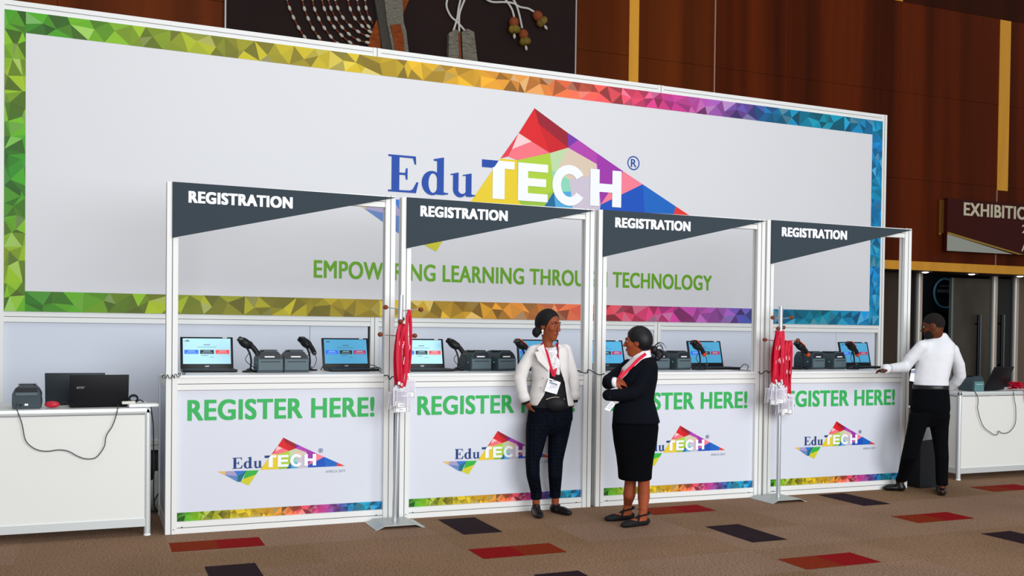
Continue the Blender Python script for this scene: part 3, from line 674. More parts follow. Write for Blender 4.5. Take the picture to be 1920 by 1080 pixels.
cable([V(1385, 694, .5), V(1395, 683, .5), V(1403, 687, .45), V(1401, 695, .4), V(1410, 697, .2), V(1422, 697, -.012), V(1427, 701, -.02), V(1437, 695, -.03), V(1441, 699, -.03), V(1446, 696, -.03), V(1452, 699, -.02)], .0035, 'thin looped cable left of the larger bunch of red lanyards', GC)
cable([V(600, 697, .75), V(607, 684, .72), V(614, 682, .72)], .0035, 'thin cable between printer and dim laptop on the leftmost counter', GC)
cable([V(694, 684, .72), V(705, 687, .7), V(715, 699, .3)], .0035, 'cable leaving the right side of the dim laptop on the leftmost counter', GC)

# ------------------------------------------------------------------ lanyard racks
STRAPM = RED
def lanyard_meshes():
    "a family of straps: ribbon pair, clip, clear holder with its paper insert"
    out = []
    rng = random.Random(3)
    for k in range(4):
        L = .42+.02*k
        m = MB(); w = .0105
        for s, dx in ((-1, -.016), (1, .015)):
            pts = smoothpath([(0, s*.006, 0), (dx*.8, s*.006, -.06), (dx*(1.3+rng.uniform(-.3, .5)), s*.005+rng.uniform(-.004, .004), -L*.5), (dx*.8, s*.004, -L*.85), (0, s*.002, -L)], 5)
            vs = []; tw = rng.uniform(-.5, .5)
            for i, p in enumerate(pts):
                a = tw+rng.uniform(-.12, .12)+i*.03*s; d = Vector((cos(a), sin(a), 0))*w; n = Vector((-sin(a), cos(a), 0))*.0008
                vs += [p-d-n, p+d-n, p+d+n, p-d+n]
            fs = []
            for i in range(len(pts)-1):
                for j in range(4): fs.append((i*4+j, i*4+(j+1) % 4, i*4+4+(j+1) % 4, i*4+4+j))
            m.add(vs, fs, RED)
        m.box(-.010, -.002, -.009, -.006, -L*.36, -L*.36+.03, mat('pale strap print', 'f0a6b4', .5)); m.box(.001, .009, -.010, -.007, -L*.62, -L*.62+.028, mat('pale strap print', 'f0a6b4', .5))
        st = m
        c = MB(); c.box(-.009, .009, -.004, .004, -L-.022, -L, LABELW); c.tube([(0, 0, -L-.02), (.002, 0, -L-.04), (.0, 0, -L-.052)], .003, CHROME, 6)
        h = MB(); zt = -L-.05; h.box(-.055, .055, -.0012, .0012, zt-.135, zt, CLEARP); h.box(-.05, .05, -.0016, -.0012, zt-.012, zt-.008, mat('vinyl weld', 'f7f5fb', .3)); 
        for x in (-.053, .050): h.box(x, x+.003, -.0016, .0016, zt-.135, zt, mat('vinyl weld', 'f7f5fb', .3))
        q = MB(); q.box(-.043, .043, -.0024, -.0016, zt-.131, zt-.093, LABELW); q.box(-.043, .043, -.0026, -.0024, zt-.131, zt-.1295, HOLE); q.box(-.043, .043, -.0026, -.0024, zt-.0945, zt-.093, HOLE); q.box(-.043, -.0415, -.0026, -.0024, zt-.131, zt-.093, HOLE); q.box(.0415, .043, -.0026, -.0024, zt-.131, zt-.093, HOLE)
        q.prism([(-.014, zt-.117), (-.004, zt-.107), (.002, zt-.114)], -.0027, -.0024, GREYINK); q.prism([(.0, zt-.112), (.012, zt-.108), (.016, zt-.116)], -.0027, -.0024, GREYINK)
        out.append((st, c, h, q))
    return out
LY = lanyard_meshes(); PROTO = []
def lanyard(loc, rz, k, label, group, tilt=0):
    k %= 4
    if len(PROTO) <= k or PROTO[k] is None:
        while len(PROTO) <= k: PROTO.append(None)
        t = thing('lanyard', label, 'lanyard', loc, rz, group); st, c, h, q = LY[k]
        st.build('strap', t, True); c.build('clip', t); hh = h.build('badge_holder', t); q.build('insert_card', hh); PROTO[k] = t
    else: t = dup(PROTO[k], loc, rz, label, group)
    t.rotation_euler.y = tilt
    return t
def rack(px_top, py_top, px_b, py_b, y, label, arms):
    base = atz(px_b, py_b, 0); bx = base[0]; top = at(px_top, py_top, y); t = thing('lanyard_rack', label, 'rack', (bx, y, 0), 0, 'steel lanyard racks before the counters')
    ht = top[2]; lx_ = (top[0]-bx)
    m = MB(); a = .19
    # pressed plate with two folded feet
    prof = [(-a, 0), (-a+.02, 0), (-a+.07, .022), (a-.07, .022), (a-.02, 0), (a, 0), (a, .004), (a-.018, .004), (a-.068, .028), (-a+.068, .028), (-a+.018, .004), (-a, .004)]
    m.prism(prof, -.16, .15, PLATE); m.build('base_plate', t)
    m = MB(); m.tube([(0, 0, .026), (lx_, 0, ht)], .019, mat('satin steel tube', 'c6ccd2', .35, .6), 20); m.build('pole', t, True)
    for (pxa, pya, dy) in arms:
        yy = y+dy; e = at(pxa, pya, yy); ex = Vector((e[0]-bx, dy, e[2])); c = Vector((lx_*e[2]/ht, 0, e[2]-.012))
        m = MB(); m.tube([c, ex], .0042, CHROME, 8); ar = m.build('arm', t, True)
        k = MB(); k.ball(ex, (.021, .019, .018), WOODB, 14); k.build('wooden_knob', ar, True)
    return t, bx
yr = -.165
r1, bx1 = rack(752, 553, 741, 985, yr, 'steel lanyard rack with fewer red lanyards between the first two counters', [(723, 576, 0), (789, 580.5, 0), (751, 603, -.13), (754, 598, .1), (713, 627, 0), (777.5, 629.5, 0)])
r2, bx2 = rack(1464, 574, 1458, 937, -.19, 'steel lanyard rack loaded with many red lanyards by the rightmost counter', [(1449, 595.5, 0), (1484, 595.5, 0), (1459, 616, -.13), (1469, 614, .1), (1434, 637, 0), (1496, 638, 0)])
rng = random.Random(21)
GA = 'red lanyards on the rack with fewer lanyards'
for i in range(13):
    p = at(747+rng.uniform(0, 14), 606+rng.uniform(0, 7), yr-.04-.007*i); lanyard(tuple(p), rng.uniform(-.6, .6), i % 3, 'red lanyard with badge holder in the bunch on the more lightly loaded rack', GA, rng.uniform(-.02, .05))
for i in range(2):
    p = at(766.0+i*1.5, 580.5, yr-.012*i); lanyard(tuple(p), .2-.3*i, 3, 'red lanyard hung apart on the upper right arm of the more lightly loaded rack', GA, 0)
GB = 'red lanyards on the heavily loaded rack'
for i in range(17):
    p = at(1455+rng.uniform(0, 15), 619+rng.uniform(0, 5), -.19-.03-.006*i); lanyard(tuple(p), rng.uniform(-.7, .7), i % 3, 'red lanyard in the left bunch on the heavily loaded rack', GB, rng.uniform(-.02, .10))
for i in range(13):
    p = at(1473+rng.uniform(0, 13), 638+rng.uniform(0, 3), -.19+rng.uniform(-.05, .03)); lanyard(tuple(p), rng.uniform(-.5, .5), 1+(i % 3), 'red lanyard in the right bunch on the lower arm of the heavily loaded rack', GB, rng.uniform(-.01, .06))

# ------------------------------------------------------------------ side desks
def make_desk(L, D, HT, label, left=True):
    t = thing('counter_desk', label, 'desk'); x0, x1 = (-L, 0) if left else (0, L)
    m = MB(); m.box(x0+.04, x1-.04, .012, .024, .12, HT-.05, DESKW); m.build('front_panel', t)
    m = MB(); m.box(x0+.012, x0+.024, .04, D-.04, .12, HT-.05, DESKW); m.build('end_panel', t)
    m = MB(); m.box(x1-.024, x1-.012, .04, D-.04, .12, HT-.05, DESKW); m.build('end_panel', t)
    m = MB(); m.box(x0+.012, x1-.012, .012, D-.012, HT-.018, HT-.004, DESKW); m.build('top_board', t)
    for a, b in (((x0, .02), (x1, .02)), ((x0, D-.02), (x1, D-.02)), ((x0+.02, 0), (x0+.02, D)), ((x1-.02, 0), (x1-.02, D))):
        m = MB(); m.box(min(a[0], b[0])-(0 if a[0] != b[0] else .02), max(a[0], b[0])+(0 if a[0] != b[0] else .02), min(a[1], b[1])-(0 if a[1] != b[1] else .02), max(a[1], b[1])+(0 if a[1] != b[1] else .02), HT-.046, HT, SILVER, bev=.012); m.build('top_rail', t, True)
    m = MB(); m.box(x0+.03, x1-.03, .005, .03, .066, .122, SILVER); m.build('base_rail', t)
    m = MB(); m.box(x0+.005, x0+.03, .03, D-.03, .066, .122, SILVER); m.build('base_rail', t)
    for x in (x0+.022, x1-.022):
        for y in (.022, D-.022):
            m = MB(); m.tube([(x, y, .02), (x, y, HT-.02)], .022, SILVER, 20); lg = m.build('leg', t, True)
            k = MB(); k.lathe([(.001, 0), (.024, 0), (.024, .012), (.012, .02), (.001, .02)], LABELW, 16, Matrix.Translation((x, y, 0))); k.build('foot', lg, True)
    return t
HD = .905
ld = make_desk(2.1, .72, HD, 'white desk at the left with a printer and two laptops on it', True); ld.location = (-.095, .03, 0)
rd = make_desk(2.0, .60, HD, 'white desk at the far right behind the man', False); rd.location = (7.66, .17, 0)
def onto(o, px, y, z, rz, label, group=None):
    o.location = (at(px, 750, y)[0], y, z); o.rotation_euler.z = math.radians(rz); o['label'] = label
    if group: o['group'] = group
    elif 'group' in o: del o['group']
    return o
p = dup(pr); onto(p, 53, .36, HD, 180, 'label printer seen from behind on the left desk'); p.scale = (.92, .92, .94)
m = MB(); m.box(-.012, .012, .2155, .2175, .02, .034, LABELW); m.box(.03, .05, .2155, .2175, .016, .032, BLACK); m.box(-.075, .07, .2155, .222, .095, .115, mat('printer front grey', '56666c', .5)); m.box(-.075, .075, .2155, .217, .118, .150, PRNW); m.build('back_ports', p)
p.location.y = .36
def back_laptop(label, tilt=10, mark=True, w=.2, mt=LID):
    t = thing('laptop', label, 'laptop')
    m = MB(); m.box(-w, w, -.01, .245, .002, .022, BLACK, bev=.006); m.build('base', t, True)
    M = Matrix.Translation((0, -.012, .022)) @ Matrix.Rotation(math.radians(tilt), 4, 'X')
    m = MB(); m.box(-w, w, -.012, 0, -.016, .255, mt, M, bev=.005); l = m.build('lid', t, True)
    m = MB(); m.box(-w+.015, w-.015, 0, .0015, .03, .245, SCR_BG2, M); m.build('screen', l)
    if mark: m = MB(); text(m, 'acer', -w+.045, -w+.10, .14, .158, -.0127, mat('silver laptop mark', 'b9bcc4', .3, .6), .02, M); m.build('mark', l)
    return t
b1 = back_laptop('black laptop with a silver mark, its lid towards us, on the left desk'); onto(b1, 186, .20, HD, 3, b1['label']); b1.scale = (.96, 1, .84)
b2 = back_laptop('grey laptop half hidden behind the black one on the left desk', 8, False, .2, mat('grey laptop lid', '2b3338', .45)); onto(b2, 142, .475, HD, -3, b2['label']); b2.scale = (1, 1, .84)
# red mouse
m = MB(); m.ball((0, 0, .012), (.031, .05, .024), REDPL, 18); mo = m.build('computer_mouse', smooth=True); onto(mo, 98, .16, HD+.010, 80, 'red computer mouse in front of the grey laptop'); mo['category'] = 'mouse'
mo.location.z = HD+.0125
zd = HD
t = thing('power_strip', 'white power strip at the right end of the left desk', 'power strip', (at(262, 760, .12)[0], .12, HD), math.radians(4))
m = MB(); m.box(-.075, .125, -.035, .10, 0, .022, LABELW, bev=.005); m.build('case', t, True)
m = MB(); m.box(-.12, -.03, -.03, .02, .022, .042, mat('cream adapter', 'dad8cc', .5), bev=.004); m.build('adapter', t, True)
m = MB()
for k in range(3): m.tube([(-.04+.028*cos(a*.4+k), .05, .052+.024*sin(a*.4+k)+.003*k) for a in range(17)], .0065, RUBBER, 6)
tag(m.build('coiled_lead', smooth=True, loc=tuple(t.location)), 'small coiled black lead lying on the white power strip', 'cable')
cable([V(252, 757, .17), V(258, 752, .17), V(263, 750, .16), V(269, 754, .15)], .004, 'small black cable arch over the white power strip')
cable([V(114, 759, .14), V(120, 755, .15), V(126, 757, .15), V(133, 757, .14), V(137, 760, .13)], .008, 'black plugs and leads between the red mouse and the black laptop')
ydf = .018
cable([V(32, 757, .15), V(31, 765, .03), V(37, 782, ydf), V(42, 798, ydf), V(47, 823, ydf), V(57, 836, ydf), V(72, 844, ydf), V(90, 846, ydf), V(110, 843.5, ydf), V(128, 846, ydf), V(145, 855, ydf), V(160, 860, ydf), V(176, 859.5, ydf), V(186, 852, ydf), V(196, 836, ydf), V(198, 822, ydf), V(202, 812, ydf), V(210, 800, ydf), V(217, 782, ydf), V(221, 766, ydf), V(222, 759, .12)], .0034, 'long grey cable looping down the front of the left desk', None)
cable([V(283, 764, .08), V(286, 785, .04), V(287.5, 800, .03), V(288, 830, .03), V(288.5, 880, .04), V(288, 930, .10), V(290, 955, .5)], .0045, 'black cable hanging off the right end of the left desk')
# bag, paper sack and lead in the gap
SACK = mat('crumpled white plastic', 'b9bfb9', .6, bump=.6, bscale=20)
def lump(name, label, cat, loc, r, mt, seed, n=28):
    rg = random.Random(seed); ph = [(rg.uniform(2, 6), rg.uniform(0, 6), rg.uniform(2, 7)) for _ in range(5)]
    m = MB(); m.ball((0, 0, 0), r, mt, n)
    v2 = []
    for v in m.v:
        d = Vector(v).normalized(); k = 1+sum(.05*sin(a*d.x*2+b+c*d.z) for a, b, c in ph); q = Vector(v)*k; q.z = max(q.z, -r[2]*.8); v2.append(tuple(q))
    m.v = v2; return tag(m.build(name, smooth='all', loc=(loc[0], loc[1], loc[2]+r[2]*.8)), label, cat)
lump('plastic_sack', 'crumpled white plastic sack on the floor in the gap by the leftmost counter', 'bag', (.10, 1.0, 0), (.24, .13, .17), SACK, 2)
lump('holdall', 'black bag on the floor behind the white sack in the gap', 'bag', (.05, 1.45, 0), (.26, .16, .2), mat('black nylon', '0b0b0d', .7), 6)
cable([V(297, 925, .80), V(290, 938, .78), V(289, 948, .78), V(294, 957, .8), V(303, 963, .86)], .0045, 'black lead curling over the white sack in the gap')
# right desk
p = dup(pr); p.scale = (.85, .85, .9); p.location = (at(1808, 725, .42)[0], .42, HD); p.rotation_euler.z = math.radians(180); p['label'] = 'teal grey printer on the right desk beside the man'; 
if 'group' in p: del p['group']
m = MB(); m.box(-.07, .08, .2155, .235, .0, .11, mat('teal grey plastic', '5c8488', .45), bev=.004); m.box(-.05, .06, .2345, .2365, .075, .083, mat('pale teal edge', '9fc3c4', .4)); m.build('tear_bar', p)
b3 = back_laptop('black laptop with its lid towards us on the right desk', 24, False, .2); b3.location = (at(1858, 733, .32)[0], .30, HD); b3.rotation_euler.z = math.radians(14)
yr2 = .155
cable([V(1822, 733, .22), V(1828, 735, .17), V(1833, 744, yr2), V(1834, 755, yr2), V(1833, 765, yr2), V(1838, 786, yr2), V(1845, 801, yr2), V(1856, 810, yr2), V(1866, 815.5, yr2), V(1871, 814, yr2), V(1872.5, 808, yr2), V(1878, 811.5, yr2), V(1888, 812, yr2), V(1897, 806, yr2), V(1904, 792, yr2), V(1904.5, 765, yr2), V(1902, 750, yr2), V(1900, 735, .17), V(1899, 731, .22)], .0036, 'grey cable looping down the front of the right desk')
# heap of lanyards on the right desk
gh = 'red lanyards heaped on the right desk'
for i in range(12):
    rg = random.Random(40+i); cx_, cy_ = at(1906, 728, .26)[0]+rg.uniform(-.02, .14), .27
    P = [(cx_+rg.uniform(-.12, .10), cy_+rg.uniform(-.06, .06), HD+.012+.0045*i+rg.uniform(0, .028)) for _ in range(6)]
    if i == 0: P += [(cx_-.045, .165, HD+.004), (cx_-.043, .145, HD-.03), (cx_-.037, .14, HD-.09), (cx_-.022, .142, HD-.12), (cx_-.012, .142, HD-.09), (cx_-.02, .15, HD+.01)]
    Q = smoothpath(P, 7); m = MB(); vs = []; w = .012
    for j, q in enumerate(Q):
        a = .5*sin(j*.35+i); d = Vector((0, cos(a), sin(a)))*w if not (i == 0 and q.y < .17) else Vector((w, 0, 0)); n = Vector((.0, -sin(a), cos(a)))*.001
        vs += [q-d-n, q+d-n, q+d+n, q-d+n]
    m.add(vs, [(j*4+k, j*4+(k+1) % 4, j*4+4+(k+1) % 4, j*4+4+k) for j in range(len(Q)-1) for k in range(4)], RED)
    tag(m.build('lanyard', smooth=True), 'red lanyard crumpled in the heap on the right desk' if i else 'red lanyard whose loop dangles over the front edge of the right desk', 'lanyard', gh)
# waste bin
t = thing('waste_bin', 'tall black waste bin with a clear liner behind the man', 'bin', (at(1722, 900, .02)[0]+.02, .02, 0))
hb = at(1722, 800, .02)[2]
m = MB(); a, b = .125, .14
vs = [(-a, -a, 0), (a, -a, 0), (a, a, 0), (-a, a, 0), (-b, -b, hb), (b, -b, hb), (b, b, hb), (-b, b, hb), (-b+.012, -b+.012, hb), (b-.012, -b+.012, hb), (b-.012, b-.012, hb), (-b+.012, b-.012, hb), (-a+.01, -a+.01, .03), (a-.01, -a+.01, .03), (a-.01, a-.01, .03), (-a+.01, a-.01, .03)]
fs = [(0, 3, 2, 1)]+[(i, (i+1) % 4, 4+(i+1) % 4, 4+i) for i in range(4)]+[(4+i, 4+(i+1) % 4, 8+(i+1) % 4, 8+i) for i in range(4)]+[(8+i, 8+(i+1) % 4, 12+(i+1) % 4, 12+i) for i in range(4)]+[(12, 13, 14, 15)]
m.add(vs, fs, mat('black bin plastic', '1b1e22', .5)); m.build('bin_body', t)
m = MB(); rg = random.Random(9); n = 28; vs = []
for j in range(4):
    for i in range(n):
        q = 2*pi*i/n; c = max(abs(cos(q)), abs(sin(q))); r = (b+.004)/c; k = (1.0, 1.03, 1.035, 1.02)[j]*(1+rg.uniform(-.012, .015)); vs.append((r*cos(q)*k, r*sin(q)*k, hb+.02-(0, .01, .08, .14)[j]+rg.uniform(-.012, .012)))
m.add(vs, [(j*n+i, j*n+(i+1) % n, (j+1)*n+(i+1) % n, (j+1)*n+i) for j in range(3) for i in range(n)], mat('clear bin liner', 'c9ced4', .2, alpha=.35)); m.build('bin_liner', t, 'all')
# ------------------------------------------------------------------ people: bodies and clothes grown from blended distance fields
class Field:
    def __init__(s, lo, hi, h):
        s.h = h; s.lo = np.array(lo, float)-3*h; s.n = np.ceil((np.array(hi)+3*h-s.lo)/h).astype(int)+1
        s.F = np.full(s.n, 9.0, np.float32)
    def _sub(s, lo, hi, pad):
        a = np.maximum(np.floor((np.array(lo)-pad-s.lo)/s.h).astype(int), 0); b = np.minimum(np.ceil((np.array(hi)+pad-s.lo)/s.h).astype(int)+1, s.n)
        if (b <= a).any(): return None, None
        ax = [s.lo[i]+s.h*np.arange(a[i], b[i]) for i in range(3)]
        return tuple(slice(a[i], b[i]) for i in range(3)), np.stack(np.meshgrid(*ax, indexing='ij'), -1).astype(np.float32)
    def _join(s, sl, d, k, op):
        A = s.F[sl]
        if op == 'add':
            if k > 0: h = np.clip(.5+.5*(A-d)/k, 0, 1); s.F[sl] = A*(1-h)+d*h-k*h*(1-h)
            else: s.F[sl] = np.minimum(A, d)
        else:
            if k > 0: h = np.clip(.5-.5*(A+d)/k, 0, 1); s.F[sl] = A*(1-h)+(-d)*h+k*h*(1-h)
            else: s.F[sl] = np.maximum(A, -d)
    def cone(s, a, b, ra, rb=None, k=.02, op='add', flat=None):
        a, b = np.array(a, float), np.array(b, float); rb = ra if rb is None else rb; R = max(ra, rb)
        sl, P = s._sub(np.minimum(a, b)-R, np.maximum(a, b)+R, k*1.5+.03)
        if sl is None: return
        ab = b-a; t = np.clip(((P-a)@ab)/max(ab@ab, 1e-9), 0, 1); q = P-a-t[..., None]*ab
        s._join(sl, np.sqrt((q*q).sum(-1))-(ra+(rb-ra)*t), k, op)
    def chain(s, pts, rs, k=.02):
        for i in range(len(pts)-1): s.cone(pts[i], pts[i+1], rs[i], rs[i+1], k if i == 0 else .002)
    def ell(s, c, r, axes=None, k=.02, op='add'):
        c = np.array(c, float); r = np.array(r, float); R = r.max()
        sl, P = s._sub(c-R, c+R, k*1.5+.03)
        if sl is None: return
        q = P-c
        if axes is not None: q = q@np.array(axes, float).T
        k0 = np.sqrt(((q/r)**2).sum(-1)); k1 = np.sqrt(((q/(r*r))**2).sum(-1))
        s._join(sl, k0*(k0-1)/np.maximum(k1, 1e-6), k, op)
    def loft(s, sec, U, Vv, k=.02, op='add', pw=2.3, cap=.012):
        "sections (centre, half width along U, half depth along V) stacked in z"
        sec = sorted(sec, key=lambda q: q[0][2]); z = np.array([q[0][2] for q in sec]); C = np.array([q[0] for q in sec]); ru = np.array([q[1] for q in sec]); rv = np.array([q[2] for q in sec])
        R = max(ru.max(), rv.max()); lo = C.min(0)-[R, R, 0]; hi = C.max(0)+[R, R, 0]
        sl, P = s._sub(lo, hi, k*1.5+.03)
        if sl is None: return
        zz = P[0, 0, :, 2]
        def ip(v): 
            v = np.interp(zz, z, v); return v[None, None, :]
        dx = P[..., 0]-ip(C[:, 0]); dy = P[..., 1]-ip(C[:, 1]); u = dx*U[0]+dy*U[1]; v = dx*Vv[0]+dy*Vv[1]; a, b = ip(ru), ip(rv)
        d = ((np.abs(u/a)**pw+np.abs(v/b)**pw)**(1/pw)-1)*np.minimum(a, b)
        e = np.maximum(z[0]-P[..., 2], P[..., 2]-z[-1])
        dd = np.maximum(d, e)+0; m = np.minimum(np.maximum(d+cap, e+cap), 0)+np.sqrt(np.maximum(d+cap, 0)**2+np.maximum(e+cap, 0)**2)-cap
        s._join(sl, m.astype(np.float32), k, op)
    def poly(s, pts, U, O, v0, v1, Vv, k=0, op='sub'):
        "prism: polygon in (u along U, z), reaching from v0 to v1 along V"
        P2 = [((p[0]-O[0])*U[0]+(p[1]-O[1])*U[1], p[2]) for p in pts]
        A = np.stack(np.meshgrid(*[s.lo[i]+s.h*np.arange(s.n[i]) for i in range(3)], indexing='ij'), -1).astype(np.float32)
        u = (A[..., 0]-O[0])*U[0]+(A[..., 1]-O[1])*U[1]; w = A[..., 2]; v = (A[..., 0]-O[0])*Vv[0]+(A[..., 1]-O[1])*Vv[1]
        d = np.full(u.shape, 1e9, np.float32); sg = np.ones(u.shape, np.float32); n = len(P2)
        for i in range(n):
            (ax, az), (bx, bz) = P2[i], P2[i-1]; ex, ez = bx-ax, bz-az; wx, wz = u-ax, w-az
            t = np.clip((wx*ex+wz*ez)/(ex*ex+ez*ez+1e-12), 0, 1); d = np.minimum(d, (wx-ex*t)**2+(wz-ez*t)**2)
            c1 = w >= az; c2 = w < bz; c3 = ex*wz > ez*wx
            fl = (c1 & c2 & c3) | (~c1 & ~c2 & ~c3); sg = np.where(fl, -sg, sg)
        d = sg*np.sqrt(d); d = np.maximum(d, np.maximum(v0-v, v-v1))
        s._join((slice(None),)*3, d, k, op)
    def mesh(s, name, parent, material, matfn=None, mats=None, smooth_it=1):
        F = s.F; I = F < 0; n = np.array(F.shape)
        acc = np.zeros(tuple(n-1), np.int8)
        for dx in (0, 1):
            for dy in (0, 1):
                for dz in (0, 1): acc += I[dx:n[0]-1+dx, dy:n[1]-1+dy, dz:n[2]-1+dz]
        act = (acc > 0) & (acc < 8); idx = np.argwhere(act); cid = np.full(tuple(n-1), -1, np.int64); cid[act] = np.arange(len(idx))
        cs = np.array([(a, b, c) for a in (0, 1) for b in (0, 1) for c in (0, 1)])
        val = np.stack([F[idx[:, 0]+c[0], idx[:, 1]+c[1], idx[:, 2]+c[2]] for c in cs], 1)
        S = np.zeros((len(idx), 3)); N = np.zeros(len(idx))
        for i in range(8):
            for j in range(i+1, 8):
                if np.abs(cs[i]-cs[j]).sum() != 1: continue
                a, b = val[:, i], val[:, j]; x = (a < 0) != (b < 0); t = np.where(x, a/np.where(x, a-b, 1), 0)
                S += np.where(x[:, None], cs[i]+t[:, None]*(cs[j]-cs[i]), 0); N += x
        Vt = s.lo+s.h*(idx+S/np.maximum(N, 1)[:, None])
        quads = []
        for ax in range(3):
            o1, o2 = [(1, 2), (2, 0), (0, 1)][ax]
            sl0 = [slice(0, n[i]) for i in range(3)]; sl0[ax] = slice(0, n[ax]-1); sl1 = list(sl0); sl1[ax] = slice(1, n[ax])
            A, B = I[tuple(sl0)], I[tuple(sl1)]; E = np.argwhere(A != B); 
            ok = (E[:, o1] > 0) & (E[:, o2] > 0) & (E[:, o1] < n[o1]-1) & (E[:, o2] < n[o2]-1); E = E[ok]
            def cell(d1, d2): e = E.copy(); e[:, o1] -= d1; e[:, o2] -= d2; return cid[e[:, 0], e[:, 1], e[:, 2]]
            q = np.stack([cell(1, 1), cell(0, 1), cell(0, 0), cell(1, 0)], 1); fl = ~A[E[:, 0], E[:, 1], E[:, 2]]
            q[fl] = q[fl][:, ::-1]; quads.append(q)
        Q = np.concatenate(quads)
        for _ in range(smooth_it):                       # light Laplacian pass
            acc_ = np.zeros_like(Vt); ct = np.zeros(len(Vt))
            for i in range(4): np.add.at(acc_, Q[:, i], Vt[Q[:, (i+1) % 4]]+Vt[Q[:, (i+3) % 4]]); np.add.at(ct, Q[:, i], 2)
            Vt = Vt*.5+.5*acc_/np.maximum(ct, 1)[:, None]
        off = np.array(parent.matrix_basis.translation) if parent else np.zeros(3)
        me = bpy.data.meshes.new(name); me.from_pydata((Vt-off).tolist(), [], Q.tolist())
        for mt in (mats or [material]): me.materials.append(mt)
        if matfn is not None:
            cen = Vt[Q].mean(1); me.polygons.foreach_set('material_index', matfn(cen).astype(np.int32))
        me.polygons.foreach_set('use_smooth', [True]*len(Q)); me.update()
        o = bpy.data.objects.new(name, me); COL.objects.link(o); o.parent = parent; return o

def nrm(v): v = np.array(v, float); return v/np.linalg.norm(v)
class Person:
    def __init__(s, yc, px0, label, root):
        s.yc = yc; rd_ = ray(px0, 650); q = nrm([rd_[0], rd_[1], 0]); s.t = -q; s.r = np.array([q[1], -q[0], 0]); s.up = np.array([0, 0, 1.0])
        P = at(px0, 650, yc); s.dep = (P-CAMP)@CF; s.pm = FPX/s.dep; s.pmx = s.pm/(q@nrm([CF[0], CF[1], 0]))
        s.root = thing('person', label, 'person', tuple(root)); bpy.context.view_layer.update(); s.off = np.array(root)
    def w(s, px, py, dt=0):
        "picture point at the figure's own depth, then moved dt metres toward the viewer along the line of sight"
        P = at(px, py, s.yc); d = nrm(CAMP-P); return P+d*dt
    def sec(s, py, x0, x1, rv, dt=0): return (s.w((x0+x1)/2, py, dt), (x1-x0)/2/s.pmx, rv)
    def part(s, m, name, parent=None, smooth='all'):
        par = parent or s.root; m.v = [tuple(np.array(v)-s.off) for v in m.v]; return m.build(name, par, smooth)
def head(F, c, fwd, sc=1.0, tilt=0, neck=None, nr=.052, jaw=1.0, ears=True):
    f = nrm(fwd); u = nrm(np.array([0, 0, 1.0])-f*f[2]); r = np.cross(f, u); ax = [r, f, u]; S = sc
    p = lambda a, b, d: np.array(c)+(r*a+f*b+u*d)*S
    F.ell(p(0, -.012, .022), np.array([.074, .094, .096])*S, ax, .01)
    F.ell(p(0, .020, -.045), np.array([.057*jaw, .066, .074])*S, ax, .03)
    F.ell(p(0, .050, -.098), np.array([.030*jaw, .028, .024])*S, ax, .03)
    for q in (-1, 1):
        F.ell(p(q*.036, .062, -.022), np.array([.022, .018, .018])*S, ax, .02)        # cheek bones
        F.cone(p(q*.012, .088, .026), p(q*.044, .070, .022), .008*S, .007*S, .012)   # brow
        F.ell(p(q*.030, .092, .004), np.array([.015, .012, .010])*S, ax, .008, 'sub')  # eye socket
        if ears: F.ell(p(q*.074, -.006, -.008), np.array([.010, .021, .033])*S, ax, .006); F.ell(p(q*.083, .002, -.006), np.array([.006, .010, .017])*S, ax, .004, 'sub')
    F.cone(p(0, .088, .008), p(0, .106, -.030), .008*S, .012*S, .010)                  # nose
    for q in (-1, 1): F.ell(p(q*.012, .096, -.034), np.array([.009, .010, .008])*S, ax, .006)
    F.cone(p(-.018, .078, -.062), p(.018, .078, -.062), .009*S, None, .012)
    if neck is not None: F.cone(p(0, -.02, -.06), neck, nr*.95, nr, .03)
    return p, ax
def face_parts(P, p, ax, S, lipc, look=(0, 0)):
    R_ = Matrix([list(a) for a in ax]).transposed()
    for q in (-1, 1):
        m = MB(); m.ball(p(q*.030, .078, .004), (.0130*S, .011*S, .0066*S), mat('eye white', 'b9aca2', .3), 12, R_)
        m.ball(p(q*.030+look[0], .0853, .004), (.0068*S, .0045*S, .0062*S), mat('dark iris', '140b08', .2), 10, R_); P.part(m, 'eye')
        m = MB(); m.tube([p(q*.014, .094, .026), p(q*.030, .090, .031), p(q*.046, .074, .026)], [.0035*S, .004*S, .002*S], mat('black brow hair', '120c0a', .8), 6); P.part(m, 'eyebrow')
    m = MB(); m.tube([p(-.025, .072, -.064), p(-.010, .087, -.060), p(0, .089, -.061), p(.010, .087, -.060), p(.025, .072, -.064)], [.002*S, .006*S, .0055*S, .006*S, .002*S], lipc, 8)
    m.tube([p(-.023, .072, -.065), p(0, .088, -.072), p(.023, .072, -.065)], [.002*S, .0075*S, .002*S], lipc, 8); P.part(m, 'lips')
